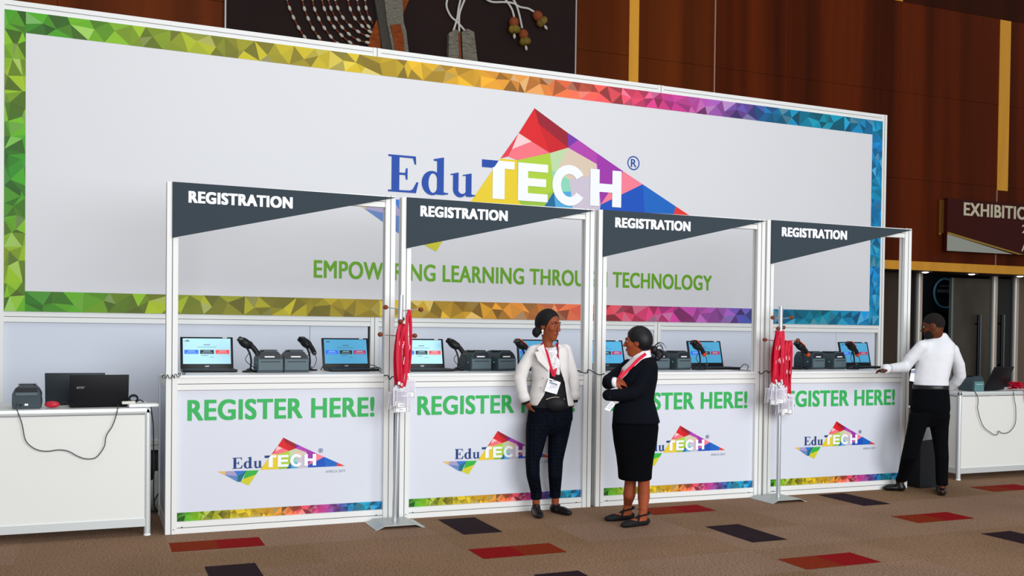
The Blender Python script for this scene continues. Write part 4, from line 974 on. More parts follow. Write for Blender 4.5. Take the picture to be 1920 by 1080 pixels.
def hand(F, wrist, d, nrm_, side, curl=.5, sc=1.0, wr=.028):
    "palm with four unequal bent fingers and a thumb leaving its side; d = pointing, nrm_ = out of the palm"
    d = nrm(d); n = nrm(np.array(nrm_)-d*np.dot(nrm_, d)); x = np.cross(d, n)*side; S = sc; w = np.array(wrist, float)
    F.ell(w+d*.045*S, np.array([.038, .050, .017])*S, [x, d, n], .012)
    F.cone(w-d*.03*S, w+d*.02*S, wr, wr*.95, .02)
    for i, (o, L, r) in enumerate(((-.030, .066, .0085), (-.010, .076, .009), (.011, .071, .0088), (.030, .056, .0078))):
        b = w+d*.082*S+x*o*S; a0 = d*cos(curl*.4)+n*sin(curl*.4); q = b
        for j, fr in enumerate((.45, .32, .26)):
            a = curl*(.5+.75*j); dd = nrm(d*cos(a)+n*sin(a)+x*o*1.5*(1-curl*.6)); e = q+dd*L*fr*S; F.cone(q, e, r*S*(1-.06*j), r*S*(.94-.06*j), .004); q = e
    b = w+d*.025*S-x*.030*S; e = b+nrm(d*.7-x*.7+n*.25)*.038*S; F.cone(b, e, .013*S, .0105*S, .010); F.cone(e, e+nrm(d*.95-x*.2+n*.35)*.032*S, .010*S, .008*S, .004)
def shoe(F, heel, toe, hw=.038, ht=.075, k=.015, hz=1.0):
    heel, toe = np.array(heel), np.array(toe); d = nrm((toe-heel)*[1, 1, 0]); x = np.array([d[1], -d[0], 0]); L = np.linalg.norm(toe-heel)
    P = lambda a, z: heel+d*L*a+np.array([0, 0, z])
    F.ell(P(.20, .030), [hw*.88, L*.22, .034*hz], [x, d, (0, 0, 1)], k); F.ell(P(.55, .026), [hw, L*.32, .032*hz], [x, d, (0, 0, 1)], k); F.ell(P(.78, .020), [hw*.92, L*.22, .023*hz], [x, d, (0, 0, 1)], k)
    if ht > .05: F.cone(P(.2, .03), P(.25, ht), hw*.85, hw*.80, k)
def ribbon(m, pts, w, n, material, th=.0012):
    P = [np.array(p, float) for p in pts]; vs = []; n = nrm(n)
    for i, p in enumerate(P):
        t = nrm(P[min(i+1, len(P)-1)]-P[max(i-1, 0)]); x = nrm(np.cross(t, n))*w; nn = nrm(np.cross(x, t))*th; vs += [p-x-nn, p+x-nn, p+x+nn, p-x+nn]
    k = len(P); m.add(vs, [(i*4+j, i*4+(j+1) % 4, i*4+4+(j+1) % 4, i*4+4+j) for i in range(k-1) for j in range(4)]+[(0, 1, 2, 3), (4*k-1, 4*k-2, 4*k-3, 4*k-4)], material)
BADGE = mat('badge card', 'f1f1f4', .4)

# ---- woman in the white blazer
SK1 = mat('warm brown skin', '8d482b', .5, spec=.2, bump=.05, bscale=300); SK1L = mat('rose brown lips', '8e3c3c', .4)
A1 = Person(-.16, 1034, 'woman in a white blazer and black head wrap, hands in pockets', (2.86, -.16, 0)); w = A1.w
lo, hi = A1.off-[.36, .36, 0], A1.off+[.36, .30, 1.70]
fw = nrm(A1.r*sin(.88)+A1.t*cos(.88)+np.array([0, 0, -.10]))
F = Field(lo, hi, .0052)
HC = w(1030, 609.5); pf, ax1 = head(F, HC, fw, 1.0, 0, w(1027, 656), .041, .90)
F.loft([A1.sec(655, 1012, 1046, .05), A1.sec(668, 1000, 1058, .075), A1.sec(700, 1004, 1056, .085), A1.sec(720, 1006, 1056, .08), A1.sec(760, 1000, 1064, .09), A1.sec(795, 996, 1064, .09)], A1.r, A1.t, .03)
sh1, el1, wr1 = w(997, 660), w(977, 706, -.02), w(985, 752, .03); sh2, el2, wr2 = w(1060, 658), w(1073, 706, -.03), w(1074, 748, -.01)
F.chain([sh1, el1, wr1], [.040, .034, .026]); F.chain([sh2, el2, wr2], [.040, .034, .026])
hand(F, wr1, w(1001, 778, -.02)-wr1, A1.r*.8-A1.t*.6, 1, .25, .90, .023); hand(F, wr2, w(1063, 775, -.02)-wr2, -A1.r*.8-A1.t*.6, -1, .25, .90, .023)
kL, aL = w(1001, 858, .02), w(1002, 948, .0); kR, aR = w(1042, 858, .02), w(1039, 946, .0)
hL1, tL1 = atz(1003, 961, 0), atz(1012, 974, 0); hR1, tR1 = atz(1033, 959, 0), atz(1071, 968, 0)
aL = hL1*.78+tL1*.22+np.array([0, 0, .09]); aR = hR1*.8+tR1*.2+np.array([0, 0, .09])
F.chain([w(1008, 795), kL, aL], [.055, .036, .029]); F.chain([w(1050, 795), kR, aR], [.055, .036, .029])
shoe(F, hL1+[0, 0, .012], tL1+[0, 0, .012]-(tL1-hL1)*.06, .030, .09, .015, .62); shoe(F, hR1+[0, 0, .012], tR1+[0, 0, .012]-(tR1-hR1)*.06, .030, .09, .015, .62)
F.mesh('body', A1.root, SK1); face_parts(A1, pf, ax1, 1.0, SK1L, (.003, 0))
# head wrap with its bun
F = Field(HC-.16, HC+.16, .006); r_, f_, u_ = ax1
F.ell(HC-f_*.018+u_*.030, [.084, .100, .102], ax1, .01); F.ell(HC-f_*.050+u_*.010, [.078, .078, .090], ax1, .03); F.ell(w(1007, 623, -.03), [.040, .040, .044], None, .012)
F.ell(HC+f_*.085-u_*.035, [.085, .085, .115], ax1, .015, 'sub'); F.ell(HC+f_*.02-u_*.12, [.10, .09, .075], ax1, .02, 'sub')
F.mesh('head_wrap', A1.root, mat('black jersey cloth', '0f0d10', .75))
m = MB(); e = pf(.078, .0, -.048)+A1.t*.006; m.ball(e, (.010, .010, .012), mat('white bead earring', 'efe9e6', .3), 10); m.ball(e-np.array([0, 0, .020]), (.008, .008, .010), mat('white bead earring', 'efe9e6', .3), 10); A1.part(m, 'earring')
# blouse
F = Field(lo, hi, .008)
F.loft([A1.sec(655, 1014, 1044, .062), A1.sec(668, 1000, 1060, .095, .0), A1.sec(695, 1000, 1060, .112, .01), A1.sec(718, 1003, 1060, .105, .01), A1.sec(750, 996, 1068, .116, .01), A1.sec(765, 992, 1072, .118, .01)], A1.r, A1.t, .03)
F.mesh('blouse', A1.root, mat('black blouse cloth', '15151a', .8))
# trousers
TR1 = dots_mat('navy spotted trousers', '090e19', '030407', 42, .32, (1, 1, .8))
F = Field(lo, hi, .007)
F.loft([A1.sec(748, 998, 1068, .108), A1.sec(765, 991, 1074, .112), A1.sec(785, 988, 1074, .112), A1.sec(800, 990, 1068, .096), A1.sec(815, 1000, 1056, .055)], A1.r, A1.t, .02)
F.loft([A1.sec(790, 987, 1029, .094), A1.sec(812, 986, 1027, .088), A1.sec(850, 986, 1017, .073), A1.sec(864, 985, 1012, .066), A1.sec(892, 987, 1012, .062), (aL+[0, 0, .085], .046, .054), (aL+[0, 0, .03], .045, .053)], A1.r, A1.t, .012)
F.loft([A1.sec(790, 1028, 1072, .094), A1.sec(812, 1028, 1068, .088), A1.sec(850, 1027, 1059, .073), A1.sec(864, 1027, 1056, .066), A1.sec(892, 1028, 1054, .062), (aR+[0, 0, .085], .045, .054), (aR+[0, 0, .03], .044, .053)], A1.r, A1.t, .012)
F.mesh('trousers', A1.root, TR1)
m = MB(); m.tube([w(984.5, 751, .030), w(986.5, 756, .030)], [.034, .032], mat('black blouse cloth', '15151a', .8), 16); A1.part(m, 'blouse_cuff'); m = MB(); m.tube([w(1077, 748, .004), w(1076, 753, .0)], [.033, .031], mat('black blouse cloth', '15151a', .8), 16); A1.part(m, 'blouse_cuff')
for hh, tt in ((hL1, tL1), (hR1, tR1)):
    F = Field(np.minimum(hh, tt)-.06, np.maximum(hh, tt)+[.06, .06, .12], .005); shoe(F, hh+[0, 0, .004], tt+[0, 0, .004], .041, .062); d = nrm((tt-hh)*[1, 1, 0])
    F.ell(hh+d*.055+[0, 0, .085], [.034, .040, .03], None, .006, 'sub'); F.F = np.maximum(F.F, -(F.lo[2]+F.h*np.arange(F.n[2]))[None, None, :].astype(np.float32)+.001)
    s_ = F.mesh('shoe', A1.root, mat('black leather shoe', '131113', .35))
    m = MB(); x = np.array([d[1], -d[0], 0])
    for k in range(3): c = hh+d*(.095+.022*k)+[0, 0, .066-.010*k]; m.tube([c-x*.018, c+[0, 0, .004], c+x*.018], .0025, mat('black shoe lace', '262226', .7), 6)
    A1.part(m, 'laces', s_)
    s_.children[0].matrix_parent_inverse.identity()
# blazer
BLZ = mat('white blazer cloth', 'dedad8', .8, bump=.30, bscale=8, bdist=.03)
F = Field(lo, hi, .0065)
F.loft([A1.sec(646, 1008, 1050, .072), A1.sec(652, 995, 1063, .095), A1.sec(664, 993, 1066, .112), A1.sec(690, 996, 1066, .130, .01), A1.sec(716, 998, 1066, .122, .01), A1.sec(740, 993, 1071, .132, .01), A1.sec(760, 990, 1078, .140, .01)], A1.r, A1.t, .02)
F.chain([w(998, 659), w(981, 690, -.01), w(975, 710, -.01), w(979, 733, .02), w(982, 743, .03)], [.044, .050, .051, .043, .038], .02); F.chain([w(1061, 656), w(1070, 690, -.02), w(1075, 710, -.02), w(1077, 730, .0), w(1077, 740, .01)], [.044, .048, .048, .041, .037], .02)
F.cone(w(1003, 656), w(1057, 653.5), .038, None, .025)
op = [(1019, 640), (1024, 662), (1031, 690), (1030, 714), (1020, 740), (1006, 762), (1000, 772), (1066, 772), (1063, 750), (1058, 716), (1050, 692), (1047, 662), (1049, 640)]
F.poly([w(*q) for q in op], A1.r, A1.off, .02, .5, A1.t, .006)
F.poly([w(*q) for q in [(1015, 630), (1018, 652), (1030, 662), (1044, 652), (1046, 630)]], A1.r, A1.off, -.5, .5, A1.t, .006)
bl = F.mesh('blazer', A1.root, BLZ)
for a_, b_ in ((w(980, 737, .024), w(985, 752.5, .032)), (w(1077, 735, .006), w(1077.5, 749, .006))):
    m = MB(); m.tube([a_, a_*.5+b_*.5, b_], [.0425, .044, .0435], BLZ, 24); A1.part(m, 'cuff', bl)
m = MB(); y0 = .135
def lapel(pts, d=.010):
    q = [np.array(w(a, b, c)) for a, b, c in pts]; n = len(q); m.add([p-A1.t*.002 for p in q]+[p+A1.t*d*.5 for p in q], [tuple(range(n)), tuple(range(2*n-1, n-1, -1))]+[(i, (i+1) % n, n+(i+1) % n, n+i) for i in range(n)], BLZ)
lapel([(1019, 645, .085), (1010, 650, .09), (1007, 654, .10), (1011, 658, .11), (1003, 661, .115), (1009, 676, .13), (1029, 696, .146), (1031, 690, .146), (1024, 664, .125)]); A1.part(m, 'lapel', bl, False)
m = MB(); lapel([(1047, 645, .085), (1056, 650, .09), (1059, 654, .10), (1056, 658, .11), (1062, 663, .115), (1060, 678, .13), (1053, 698, .142), (1050, 692, .142), (1047, 664, .125)]); A1.part(m, 'lapel', bl, False)
for px_, py_ in ((1018, 709), (1014, 727)):
    m = MB(); m.ball(w(px_, py_, .146), (.006, .006, .006), mat('grey blazer button', '8f8a86', .4), 8); A1.part(m, 'button', bl)
# spotted scarf
SCF = dots_mat('white spotted scarf', 'e9e7ea', '15151a', 92, .27)
F = Field(lo, hi, .006)
for k in range(12):
    a = 2*pi*k/12; b = 2*pi*(k+1)/12; q = lambda a: w(1029, 652)+A1.r*.058*cos(a)+A1.t*(.058*sin(a)+.005)+np.array([0, 0, -.018*sin(a)]); F.cone(q(a), q(b), .017, None, .01)
F.ell(w(1031, 661, .095), [.036, .03, .030], None, .01); F.ell(w(1040, 663, .085), [.034, .026, .034], None, .012); F.loft([A1.sec(660, 1024, 1036, .02, .10), A1.sec(675, 1026, 1050, .022, .115), A1.sec(690, 1030, 1050, .018, .125), A1.sec(704, 1040, 1050, .014, .128)], A1.r, A1.t, .012)
F.loft([A1.sec(660, 1021, 1034, .02, .09), A1.sec(678, 1026, 1038, .02, .112), A1.sec(694, 1031, 1040, .016, .124)], A1.r, A1.t, .012)
F.mesh('scarf', A1.root, SCF)
m = MB(); ribbon(m, smoothpath([w(1017, 643, .02), w(1018, 648, .07), w(1022, 656, .112), w(1026, 664, .128), w(1029, 676, .140), w(1033, 690, .148), w(1038, 705, .150)], 4), .012, A1.t, RED)
ribbon(m, smoothpath([w(1044, 643, .02), w(1046, 648, .07), w(1048, 656, .105), w(1047, 666, .12), w(1044, 682, .140), w(1038, 706, .152)], 4), .012, A1.t, RED)
m.box(0, 0, 0, 0, 0, 0, RED) if False else None
ly1 = A1.part(m, 'worn_lanyard', None, False)
m = MB(); q = [w(1029, 708.5, .152), w(1051.5, 717, .150), w(1044, 739.5, .152), w(1020.5, 733, .154)]; c = sum(q)/4
m.add([p-A1.t*.002 for p in q]+[p+A1.t*.002 for p in q], [(0, 1, 2, 3), (7, 6, 5, 4), (0, 4, 5, 1), (1, 5, 6, 2), (2, 6, 7, 3), (3, 7, 4, 0)], BADGE)
def bq(a0, a1, b0, b1, mt):
    P = lambda a, b: (q[0]*(1-a)+q[1]*a)*(1-b)+(q[3]*(1-a)+q[2]*a)*b+A1.t*.003
    m.add([P(a0, b0), P(a1, b0), P(a1, b1), P(a0, b1)], [(0, 1, 2, 3)], mt)
bq(.15, .8, .22, .34, GREYINK); bq(.1, .35, .10, .17, BLACK); bq(.3, .85, .42, .45, GREYINK); bq(.3, .7, .55, .58, GREYINK); bq(.15, .5, .68, .70, GREYINK); bq(.4, .6, .03, .07, BLACK)
A1.part(m, 'badge', ly1, False)
for o_ in A1.root.children_recursive: o_.matrix_parent_inverse.identity()
# belt bag: carried, so it is a thing of its own
bb = thing('belt_bag', 'black belt bag worn at the waist of the woman in the white blazer', 'bag', tuple(w(1042, 757, .13)))
F = Field(w(1042, 757, .13)-.13, w(1042, 757, .13)+.13, .006); F.ell(w(1042, 757.5, .135), [.088, .040, .062], [A1.r, A1.t, A1.up], .01); bb_off = np.array(bb.location); bpy.context.view_layer.update()
F.mesh('pouch', bb, mat('black bag nylon', '131216', .6))
m = MB(); m.tube([tuple(np.array(w(1024+3.2*i, 750-5.5*sin(pi*(i+.6)/12.5), .163-.012*abs(i-6)/6))-bb_off) for i in range(12)], .0028, mat('pale zip', 'c9b9a4', .4), 6); m.build('zip', bb, True)

# ---- woman in the dark suit
SK2 = mat('deep brown skin', '95482a', .5, spec=.2, bump=.05, bscale=300); SUIT = mat('midnight navy suit cloth', '0a0d15', .9, spec=.1, bump=.3, bscale=8, bdist=.03); SKIRT = mat('black skirt cloth', '06070b', .95, spec=.08); SHIRT = mat('white shirt cloth', 'e8e7ea', .75, bump=.3, bscale=16, bdist=.02)
A2 = Person(-.68, 1192, 'woman in a dark suit and skirt standing sideways with crossed arms', (3.34, -.68, 0)); w = A2.w
lo, hi = A2.off-[.42, .42, 0], A2.off+[.42, .40, 1.58]
fw = nrm(A2.r*sin(-1.62)+A2.t*cos(-1.62)+np.array([0, 0, -.04]))
hF, tF = atz(1189, 974, 0), atz(1133, 978, 0); hN, tN = atz(1217, 984, 0), atz(1164, 990, 0)
aF = hF*.78+tF*.22+np.array([0, 0, .09]); aN = hN*.78+tN*.22+np.array([0, 0, .09])
F = Field(lo, hi, .0052)
HC = w(1194, 640.5); pf, ax2 = head(F, HC, fw, .92, 0, w(1204, 684), .046, 1.0)
F.loft([A2.sec(668, 1190, 1216, .05), A2.sec(685, 1182, 1222, .12), A2.sec(715, 1172, 1222, .13), A2.sec(745, 1165, 1218, .11), A2.sec(780, 1158, 1226, .13), A2.sec(830, 1162, 1222, .12)], A2.r, A2.t, .03)
shF, elF, wrF = w(1176, 686, -.15), w(1143, 716, -.04), w(1149, 717, .10); shN, elN, wrN = w(1212, 692, .15), w(1194, 736, .17), w(1152, 741, .10)
F.chain([shF, elF, wrF], [.038, .032, .026]); F.chain([shN, elN, wrN], [.038, .032, .026])
hand(F, wrF, w(1172, 717, .10)-wrF, A2.up*-.6-A2.t*.6, 1, .6, .92, .024); hand(F, w(1160, 741, .10), w(1144, 737, .04)-w(1160, 741, .10), A2.up*.8-A2.t*.5, -1, .7, .80, .024)
F.chain([w(1186, 830, -.06), w(1182, 903, -.06), w(1180, 928, -.06), aF+[0, 0, .04], aF-[0, 0, .03]], [.07, .045, .047, .033, .032], .012); F.chain([w(1206, 830, .07), w(1207, 905, .08), w(1207, 932, .08), aN+[0, 0, .04], aN-[0, 0, .03]], [.07, .045, .047, .033, .032], .012)
shoe(F, hF*.94+tF*.06+[0, 0, .010], tF*.93+hF*.07+[0, 0, .008], .027, .08, .015, .72); shoe(F, hN*.94+tN*.06+[0, 0, .010], tN*.93+hN*.07+[0, 0, .008], .027, .08, .015, .72)
F.mesh('body', A2.root, SK2); face_parts(A2, pf, ax2, .92, mat('brown red lips', '7c3430', .4))
HAIR = mat('black hair', '0d0b0d', .5, noise=(40, '17131a', (1, 1, 6)))
F = Field(HC-.22, HC+.22, .006); r_, f_, u_ = ax2
F.ell(HC-f_*.020+u_*.030, [.076, .098, .094], ax2, .01); F.ell(HC-f_*.050+u_*.0, [.074, .072, .085], ax2, .03)
F.ell(HC+f_*.108-u_*.060, [.090, .085, .130], ax2, .012, 'sub'); F.ell(HC+f_*.03-u_*.125, [.10, .075, .070], ax2, .02, 'sub')
F.ell(w(1226, 656, -.0), [.030, .030, .034], None, .025); F.ell(w(1236, 664, .0), [.038, .038, .042], None, .014); F.ell(w(1240, 659, .03), [.010, .02, .008], None, .006, 'sub'); F.ell(w(1232, 672, .02), [.030, .026, .022], None, .012)
hr = F.mesh('hair', A2.root, HAIR)
m = MB()
for st in ([(1228, 648), (1236, 642), (1244, 645), (1250, 653)], [(1227, 650), (1234, 644), (1241, 648), (1244, 658)], [(1229, 652), (1237, 648), (1243, 655), (1245, 664)]): m.tube(smoothpath([w(a, b, .01) for a, b in st], 5), [.004]*6+[.003]*5+[.0016]*5, HAIR, 6)
A2.part(m, 'loose_strands', hr)
F = Field(lo, hi, .007)
F.loft([A2.sec(775, 1149, 1232, .165), A2.sec(800, 1147, 1235, .175), A2.sec(828, 1150, 1232, .172), A2.sec(855, 1155, 1226, .160), A2.sec(880, 1158, 1223, .150), A2.sec(898, 1159, 1222, .145)], A2.r, A2.t, .02)
F.mesh('skirt', A2.root, SKIRT)
F = Field(lo, hi, .0075)
F.loft([A2.sec(664, 1190, 1217, .060), A2.sec(676, 1180, 1222, .10), A2.sec(690, 1166, 1226, .14), A2.sec(712, 1160, 1224, .15), A2.sec(735, 1160, 1222, .14), A2.sec(757, 1152, 1222, .14)], A2.r, A2.t, .02)
F.mesh('shirt', A2.root, SHIRT)
# collar of the shirt
F = Field(w(1200, 668)-.14, w(1200, 668)+.14, .005)
F.loft([A2.sec(655, 1192, 1219, .064), A2.sec(666, 1186, 1221, .075), A2.sec(672, 1180, 1222, .085)], A2.r, A2.t, .005); F.loft([A2.sec(652, 1195, 1216, .052), A2.sec(674, 1189, 1218, .066)], A2.r, A2.t, .004, 'sub')
F.poly([w(1170, 640), w(1187, 640), (w(1193, 662)), w(1176, 680)], A2.r, A2.off, -.5, .5, A2.t, .004)
F.mesh('shirt_collar', A2.root, SHIRT)
F = Field(lo, hi, .0065)
F.loft([A2.sec(668, 1198, 1224, .075), A2.sec(676, 1184, 1230, .13), A2.sec(688, 1168, 1234, .165), A2.sec(710, 1160, 1233, .172), A2.sec(735, 1158, 1228, .165), A2.sec(748, 1152, 1226, .16), A2.sec(766, 1146, 1231, .178), A2.sec(792, 1143, 1238, .190)], A2.r, A2.t, .02)
F.poly([w(1140, 722), w(1160, 716), w(1172, 704), w(1190, 686), w(1218, 660), w(1215, 648), w(1180, 648), w(1186, 672), w(1170, 690), w(1158, 704)], A2.r, A2.off, -.10, .09, A2.t, .006)
F.poly([w(1138, 748), w(1160, 748), w(1163, 757), w(1158, 800), w(1138, 800)], A2.r, A2.off, -.11, .06, A2.t, .006)
F.chain([w(1178, 684, -.15), w(1158, 702, -.11), w(1142, 714, -.05), w(1141, 718, .0), w(1145, 717, .07)], [.046, .052, .052, .050, .042], .02)
F.chain([w(1213, 690, .14), w(1208, 708, .16), w(1196, 732, .175), w(1186, 738, .17), w(1162, 741, .13), w(1140, 741, .09)], [.052, .060, .058, .054, .048, .043], .02)
jk = F.mesh('suit_jacket', A2.root, SUIT)
m = MB(); dn = nrm(w(1166, 716, .165)-w(1146, 717, .09)); c_ = w(1146, 717, .09); m.tube([c_-dn*.0, c_+dn*.028, c_+dn*.042], [.038, .0385, .036], SHIRT, 20); A2.part(m, 'shirt_cuff'); m = MB(); m.tube([c_-dn*.045, c_+dn*.018], [.046, .0445], SUIT, 24); A2.part(m, 'sleeve_cuff', jk)
m = MB()
for a, b, c in ((1139, 722, .06), (1141, 724, .065), (1143, 745, .14)): m.ball(w(a, b, c), (.006, .006, .006), mat('dark sleeve button', '2a2d3a', .3), 8)
A2.part(m, 'sleeve_button', jk)
m = MB(); ribbon(m, smoothpath([w(1219, 656, -.02), w(1218, 658, .05), w(1210, 664, .085), w(1196, 675, .11), w(1184, 687, .135), w(1172, 699, .15), w(1163, 709, .155)], 4), .012, A2.t, RED)
ribbon(m, smoothpath([w(1168, 694, .10), w(1163, 703, .125), w(1158, 712, .13)], 4), .007, A2.t, RED); l2 = A2.part(m, 'worn_lanyard', None, False)
m = MB(); q = [w(1147, 751, .10), w(1156, 755, .10), w(1143, 771, .11), w(1133, 767.5, .11)]
m.add([p-A2.t*.002 for p in q]+[p+A2.t*.002 for p in q], [(0, 1, 2, 3), (7, 6, 5, 4), (0, 4, 5, 1), (1, 5, 6, 2), (2, 6, 7, 3), (3, 7, 4, 0)], BADGE); bq2 = q; q_ = q
for k in range(4):
    P_ = lambda a, b: (q[0]*(1-a)+q[1]*a)*(1-b)+(q[3]*(1-a)+q[2]*a)*b+A2.t*.003
    m.add([P_(.2, .25+.16*k), P_(.8, .25+.16*k), P_(.8, .30+.16*k), P_(.2, .30+.16*k)], [(0, 1, 2, 3)], GREYINK)
A2.part(m, 'badge', l2, False)
F = Field(w(1153, 752, .09)-.08, w(1153, 752, .09)+.08, .005); F.ell(w(1154, 752, .09), [.030, .03, .022], None); F.mesh('shirt_hem', A2.root, SHIRT)
for hh, tt in ((hF, tF), (hN, tN)):
    F = Field(np.minimum(hh, tt)-.06, np.maximum(hh, tt)+[.06, .06, .12], .005); d = nrm((tt-hh)*[1, 1, 0]); L = np.linalg.norm(tt-hh); shoe(F, hh+[0, 0, .002], tt+[0, 0, .002], .036, .03)
    F.ell(hh+d*L*.40+[0, 0, .064], [.031, L*.26, .036], [np.array([d[1], -d[0], 0]), d, (0, 0, 1)], .006, 'sub'); F.F = np.maximum(F.F, -(F.lo[2]+F.h*np.arange(F.n[2]))[None, None, :].astype(np.float32)+.001)
    s_ = F.mesh('ballet_flat', A2.root, mat('black suede', '110f12', .75))
    m = MB(); x = np.array([d[1], -d[0], 0]); an = hh+d*.05
    for sg in (-1, 1): m.tube(smoothpath([hh+d*.135+x*sg*.036+[0, 0, .03], hh+d*.105+x*sg*.010+[0, 0, .068], hh+d*.075-x*sg*.030+[0, 0, .085], hh+d*.03-x*sg*.038+[0, 0, .095], hh-d*.0+[0, 0, .097]], 5), .0075, mat('black suede', '110f12', .75), 8)
    A2.part(m, 'cross_straps', s_)
for o_ in A2.root.children_recursive: o_.matrix_parent_inverse.identity()

# ---- man in the white shirt
SK3 = mat('dark brown skin', '5c2f19', .5, spec=.2, bump=.05, bscale=300); TR3 = mat('black trouser cloth', '07080c', .95, spec=.08, bump=.15, bscale=20); SH3 = mat('white cotton shirt', 'e0e2e7', .75, bump=.42, bscale=8, bdist=.03)
A3 = Person(-.42, 1747, 'man in a white shirt and black trousers seen from behind at the counter', (6.57, -.42, 0)); w = A3.w
lo, hi = A3.off-[.62, .45, 0], A3.off+[.50, .62, 1.74]
fw = nrm(A3.r*sin(-1.68)+A3.t*cos(-1.68)+np.array([0, 0, -.16]))
hC, tC = atz(1697, 921, 0), atz(1655, 919, 0); hD, tD = atz(1767, 931, 0), atz(1762, 918, 0)
aC = hC*.80+tC*.20+np.array([0, 0, .09]); aD = hD*.78+tD*.22+np.array([0, 0, .09])
zh = 1.150
def depth_at_z(px, py, z): return atz(px, py, z)
hand_pt = depth_at_z(1656, 692, CT+.045)
F = Field(lo, hi, .0052)
HC = w(1749.5, 611.5); pf, ax3 = head(F, HC, fw, .97, 0, w(1760, 640), .056, 1.05)
F.loft([A3.sec(634, 1740, 1780, .06), A3.sec(648, 1728, 1790, .09), A3.sec(680, 1726, 1780, .10), A3.sec(720, 1722, 1772, .085), A3.sec(765, 1722, 1768, .075)], A3.r, A3.t, .03)
shA, elA = w(1725, 652, -.02), (w(1697, 688, -.16)*.5+hand_pt*.5*0+w(1697, 688, -.16)*.5); wrA = hand_pt+nrm(elA-hand_pt)*.10
F.chain([shA, elA, wrA], [.042, .035, .027]); hand(F, wrA, (hand_pt-wrA)*[1, 1, .35]+np.array([-.03, .02, -.035]), np.array([0, 0, -1.0]), 1, .25, 1.0, .027)
shB, elB, wrB = w(1790, 662, 0), w(1801, 704, -.04), w(1782, 724, -.20); F.chain([shB, elB, wrB], [.042, .035, .027]); hand(F, wrB, w(1766, 728, -.24)-wrB, -A3.r*.3+A3.t*.9, -1, .4, 1.0, .027)
F.chain([w(1728, 775, -.02), w(1708, 855, -.09), aC+[0, 0, .0]], [.05, .036, .032], .01); F.chain([w(1762, 775, .02), w(1765, 855, .09), aD], [.05, .036, .032], .01)
shoe(F, hC+[0, 0, .012], tC*.92+hC*.08+[0, 0, .012], .032, .09, .015, .62); shoe(F, hD+[0, 0, .012], tD*.92+hD*.08+[0, 0, .012], .032, .09, .015, .62)
F.mesh('body', A3.root, SK3); face_parts(A3, pf, ax3, .97, mat('dark brown lips', '5c2c22', .45))
HAIR3 = mat('cropped black hair', '16100e', .85, bump=.6, bscale=260)
F = Field(HC-.2, HC+.2, .006); r_, f_, u_ = ax3
F.ell(HC-f_*.012+u_*.026, [.0745, .095, .095], ax3, .01); F.ell(HC+f_*.055-u_*.035, [.09, .072, .085], ax3, .012, 'sub'); F.ell(HC-u_*.085, [.10, .12, .075], ax3, .01, 'sub')
for q in (-1, 1): F.ell(HC+r_*q*.078-f_*.004-u_*.02, [.022, .034, .046], ax3, .006, 'sub')
F.mesh('hair', A3.root, HAIR3)
F = Field(HC-.2, HC+.2, .006)
F.ell(HC+f_*.022-u_*.050, [.0622, .068, .074], ax3, .01); F.ell(HC+f_*.052-u_*.098, [.033, .032, .027], ax3, .02); F.ell(HC+f_*.075-u_*.022, [.055, .06, .038], ax3, .012, 'sub'); F.ell(HC-f_*.080-u_*.05, [.1, .075, .12], ax3, .006, 'sub'); F.ell(HC+u_*.075, [.12, .14, .080], ax3, .01, 'sub')
F.mesh('beard', A3.root, HAIR3)
m = MB(); GL_ = mat('thin spectacle frame', '3a3b3f', .3, .6); L_ = mat('spectacle lens', 'dfe7ea', .05, alpha=.35)
for q in (-1, 1):
    c = pf(q*.032, .098, .002); m.tube([c+r_*.021*cos(2*pi*k/16)+u_*.017*sin(2*pi*k/16) for k in range(17)], .0016, GL_, 6)
    m.tube([c+r_*q*.021+u_*.006, pf(q*.076, .07, .010), pf(q*.080, -.004, .008)], .0016, GL_, 6)
    m.add([c+r_*.020*cos(2*pi*k/16)+u_*.016*sin(2*pi*k/16) for k in range(16)], [tuple(range(16))], L_)
m.tube([pf(-.011, .100, .006), pf(0, .104, .009), pf(.011, .100, .006)], .0016, GL_, 6); A3.part(m, 'spectacles')
F = Field(lo, hi, .0065)
F.loft([A3.sec(624, 1746, 1774, .060), A3.sec(634, 1736, 1781, .075), A3.sec(645, 1722, 1791, .105), A3.sec(662, 1717, 1791, .125), A3.sec(690, 1716, 1784, .125), A3.sec(712, 1713, 1779, .118), A3.sec(727, 1712, 1779, .120)], A3.r, A3.t, .02)
F.cone(w(1733, 648, -.01), w(1786, 655, .0), .050, None, .03)
mid1 = w(1708, 672, -.10)
cfA = hand_pt+nrm(elA-hand_pt)*.075
F.chain([w(1728, 650, -.01), mid1, elA, elA*.5+cfA*.5, cfA], [.056, .056, .052, .044, .036], .02)
F.chain([w(1787, 660, 0), w(1797, 684, -.01), w(1800, 704, -.04), w(1793, 716, -.10), w(1782, 725, -.19)], [.056, .056, .053, .047, .042], .02)
dn = nrm(hand_pt-elA)
F.poly([w(1740, 612), w(1748, 624), w(1770, 620), w(1780, 612)], A3.r, A3.off, -.5, .5, A3.t, .004)
st = F.mesh('shirt', A3.root, SH3)
m = MB(); m.tube([cfA-dn*.06, cfA+dn*.03], [.041, .0415], SH3, 24); A3.part(m, 'cuff', st)
m = MB(); n_ = 20
F = Field(w(1760, 626)-.13, w(1760, 626)+.13, .005); F.loft([A3.sec(617, 1747, 1773, .062), A3.sec(631, 1742, 1776, .070)], A3.r, A3.t, .004); F.loft([A3.sec(612, 1750, 1770, .050), A3.sec(636, 1747, 1771, .056)], A3.r, A3.t, .004, 'sub'); F.mesh('shirt_collar', st, SH3)
F = Field(lo, hi, .007)
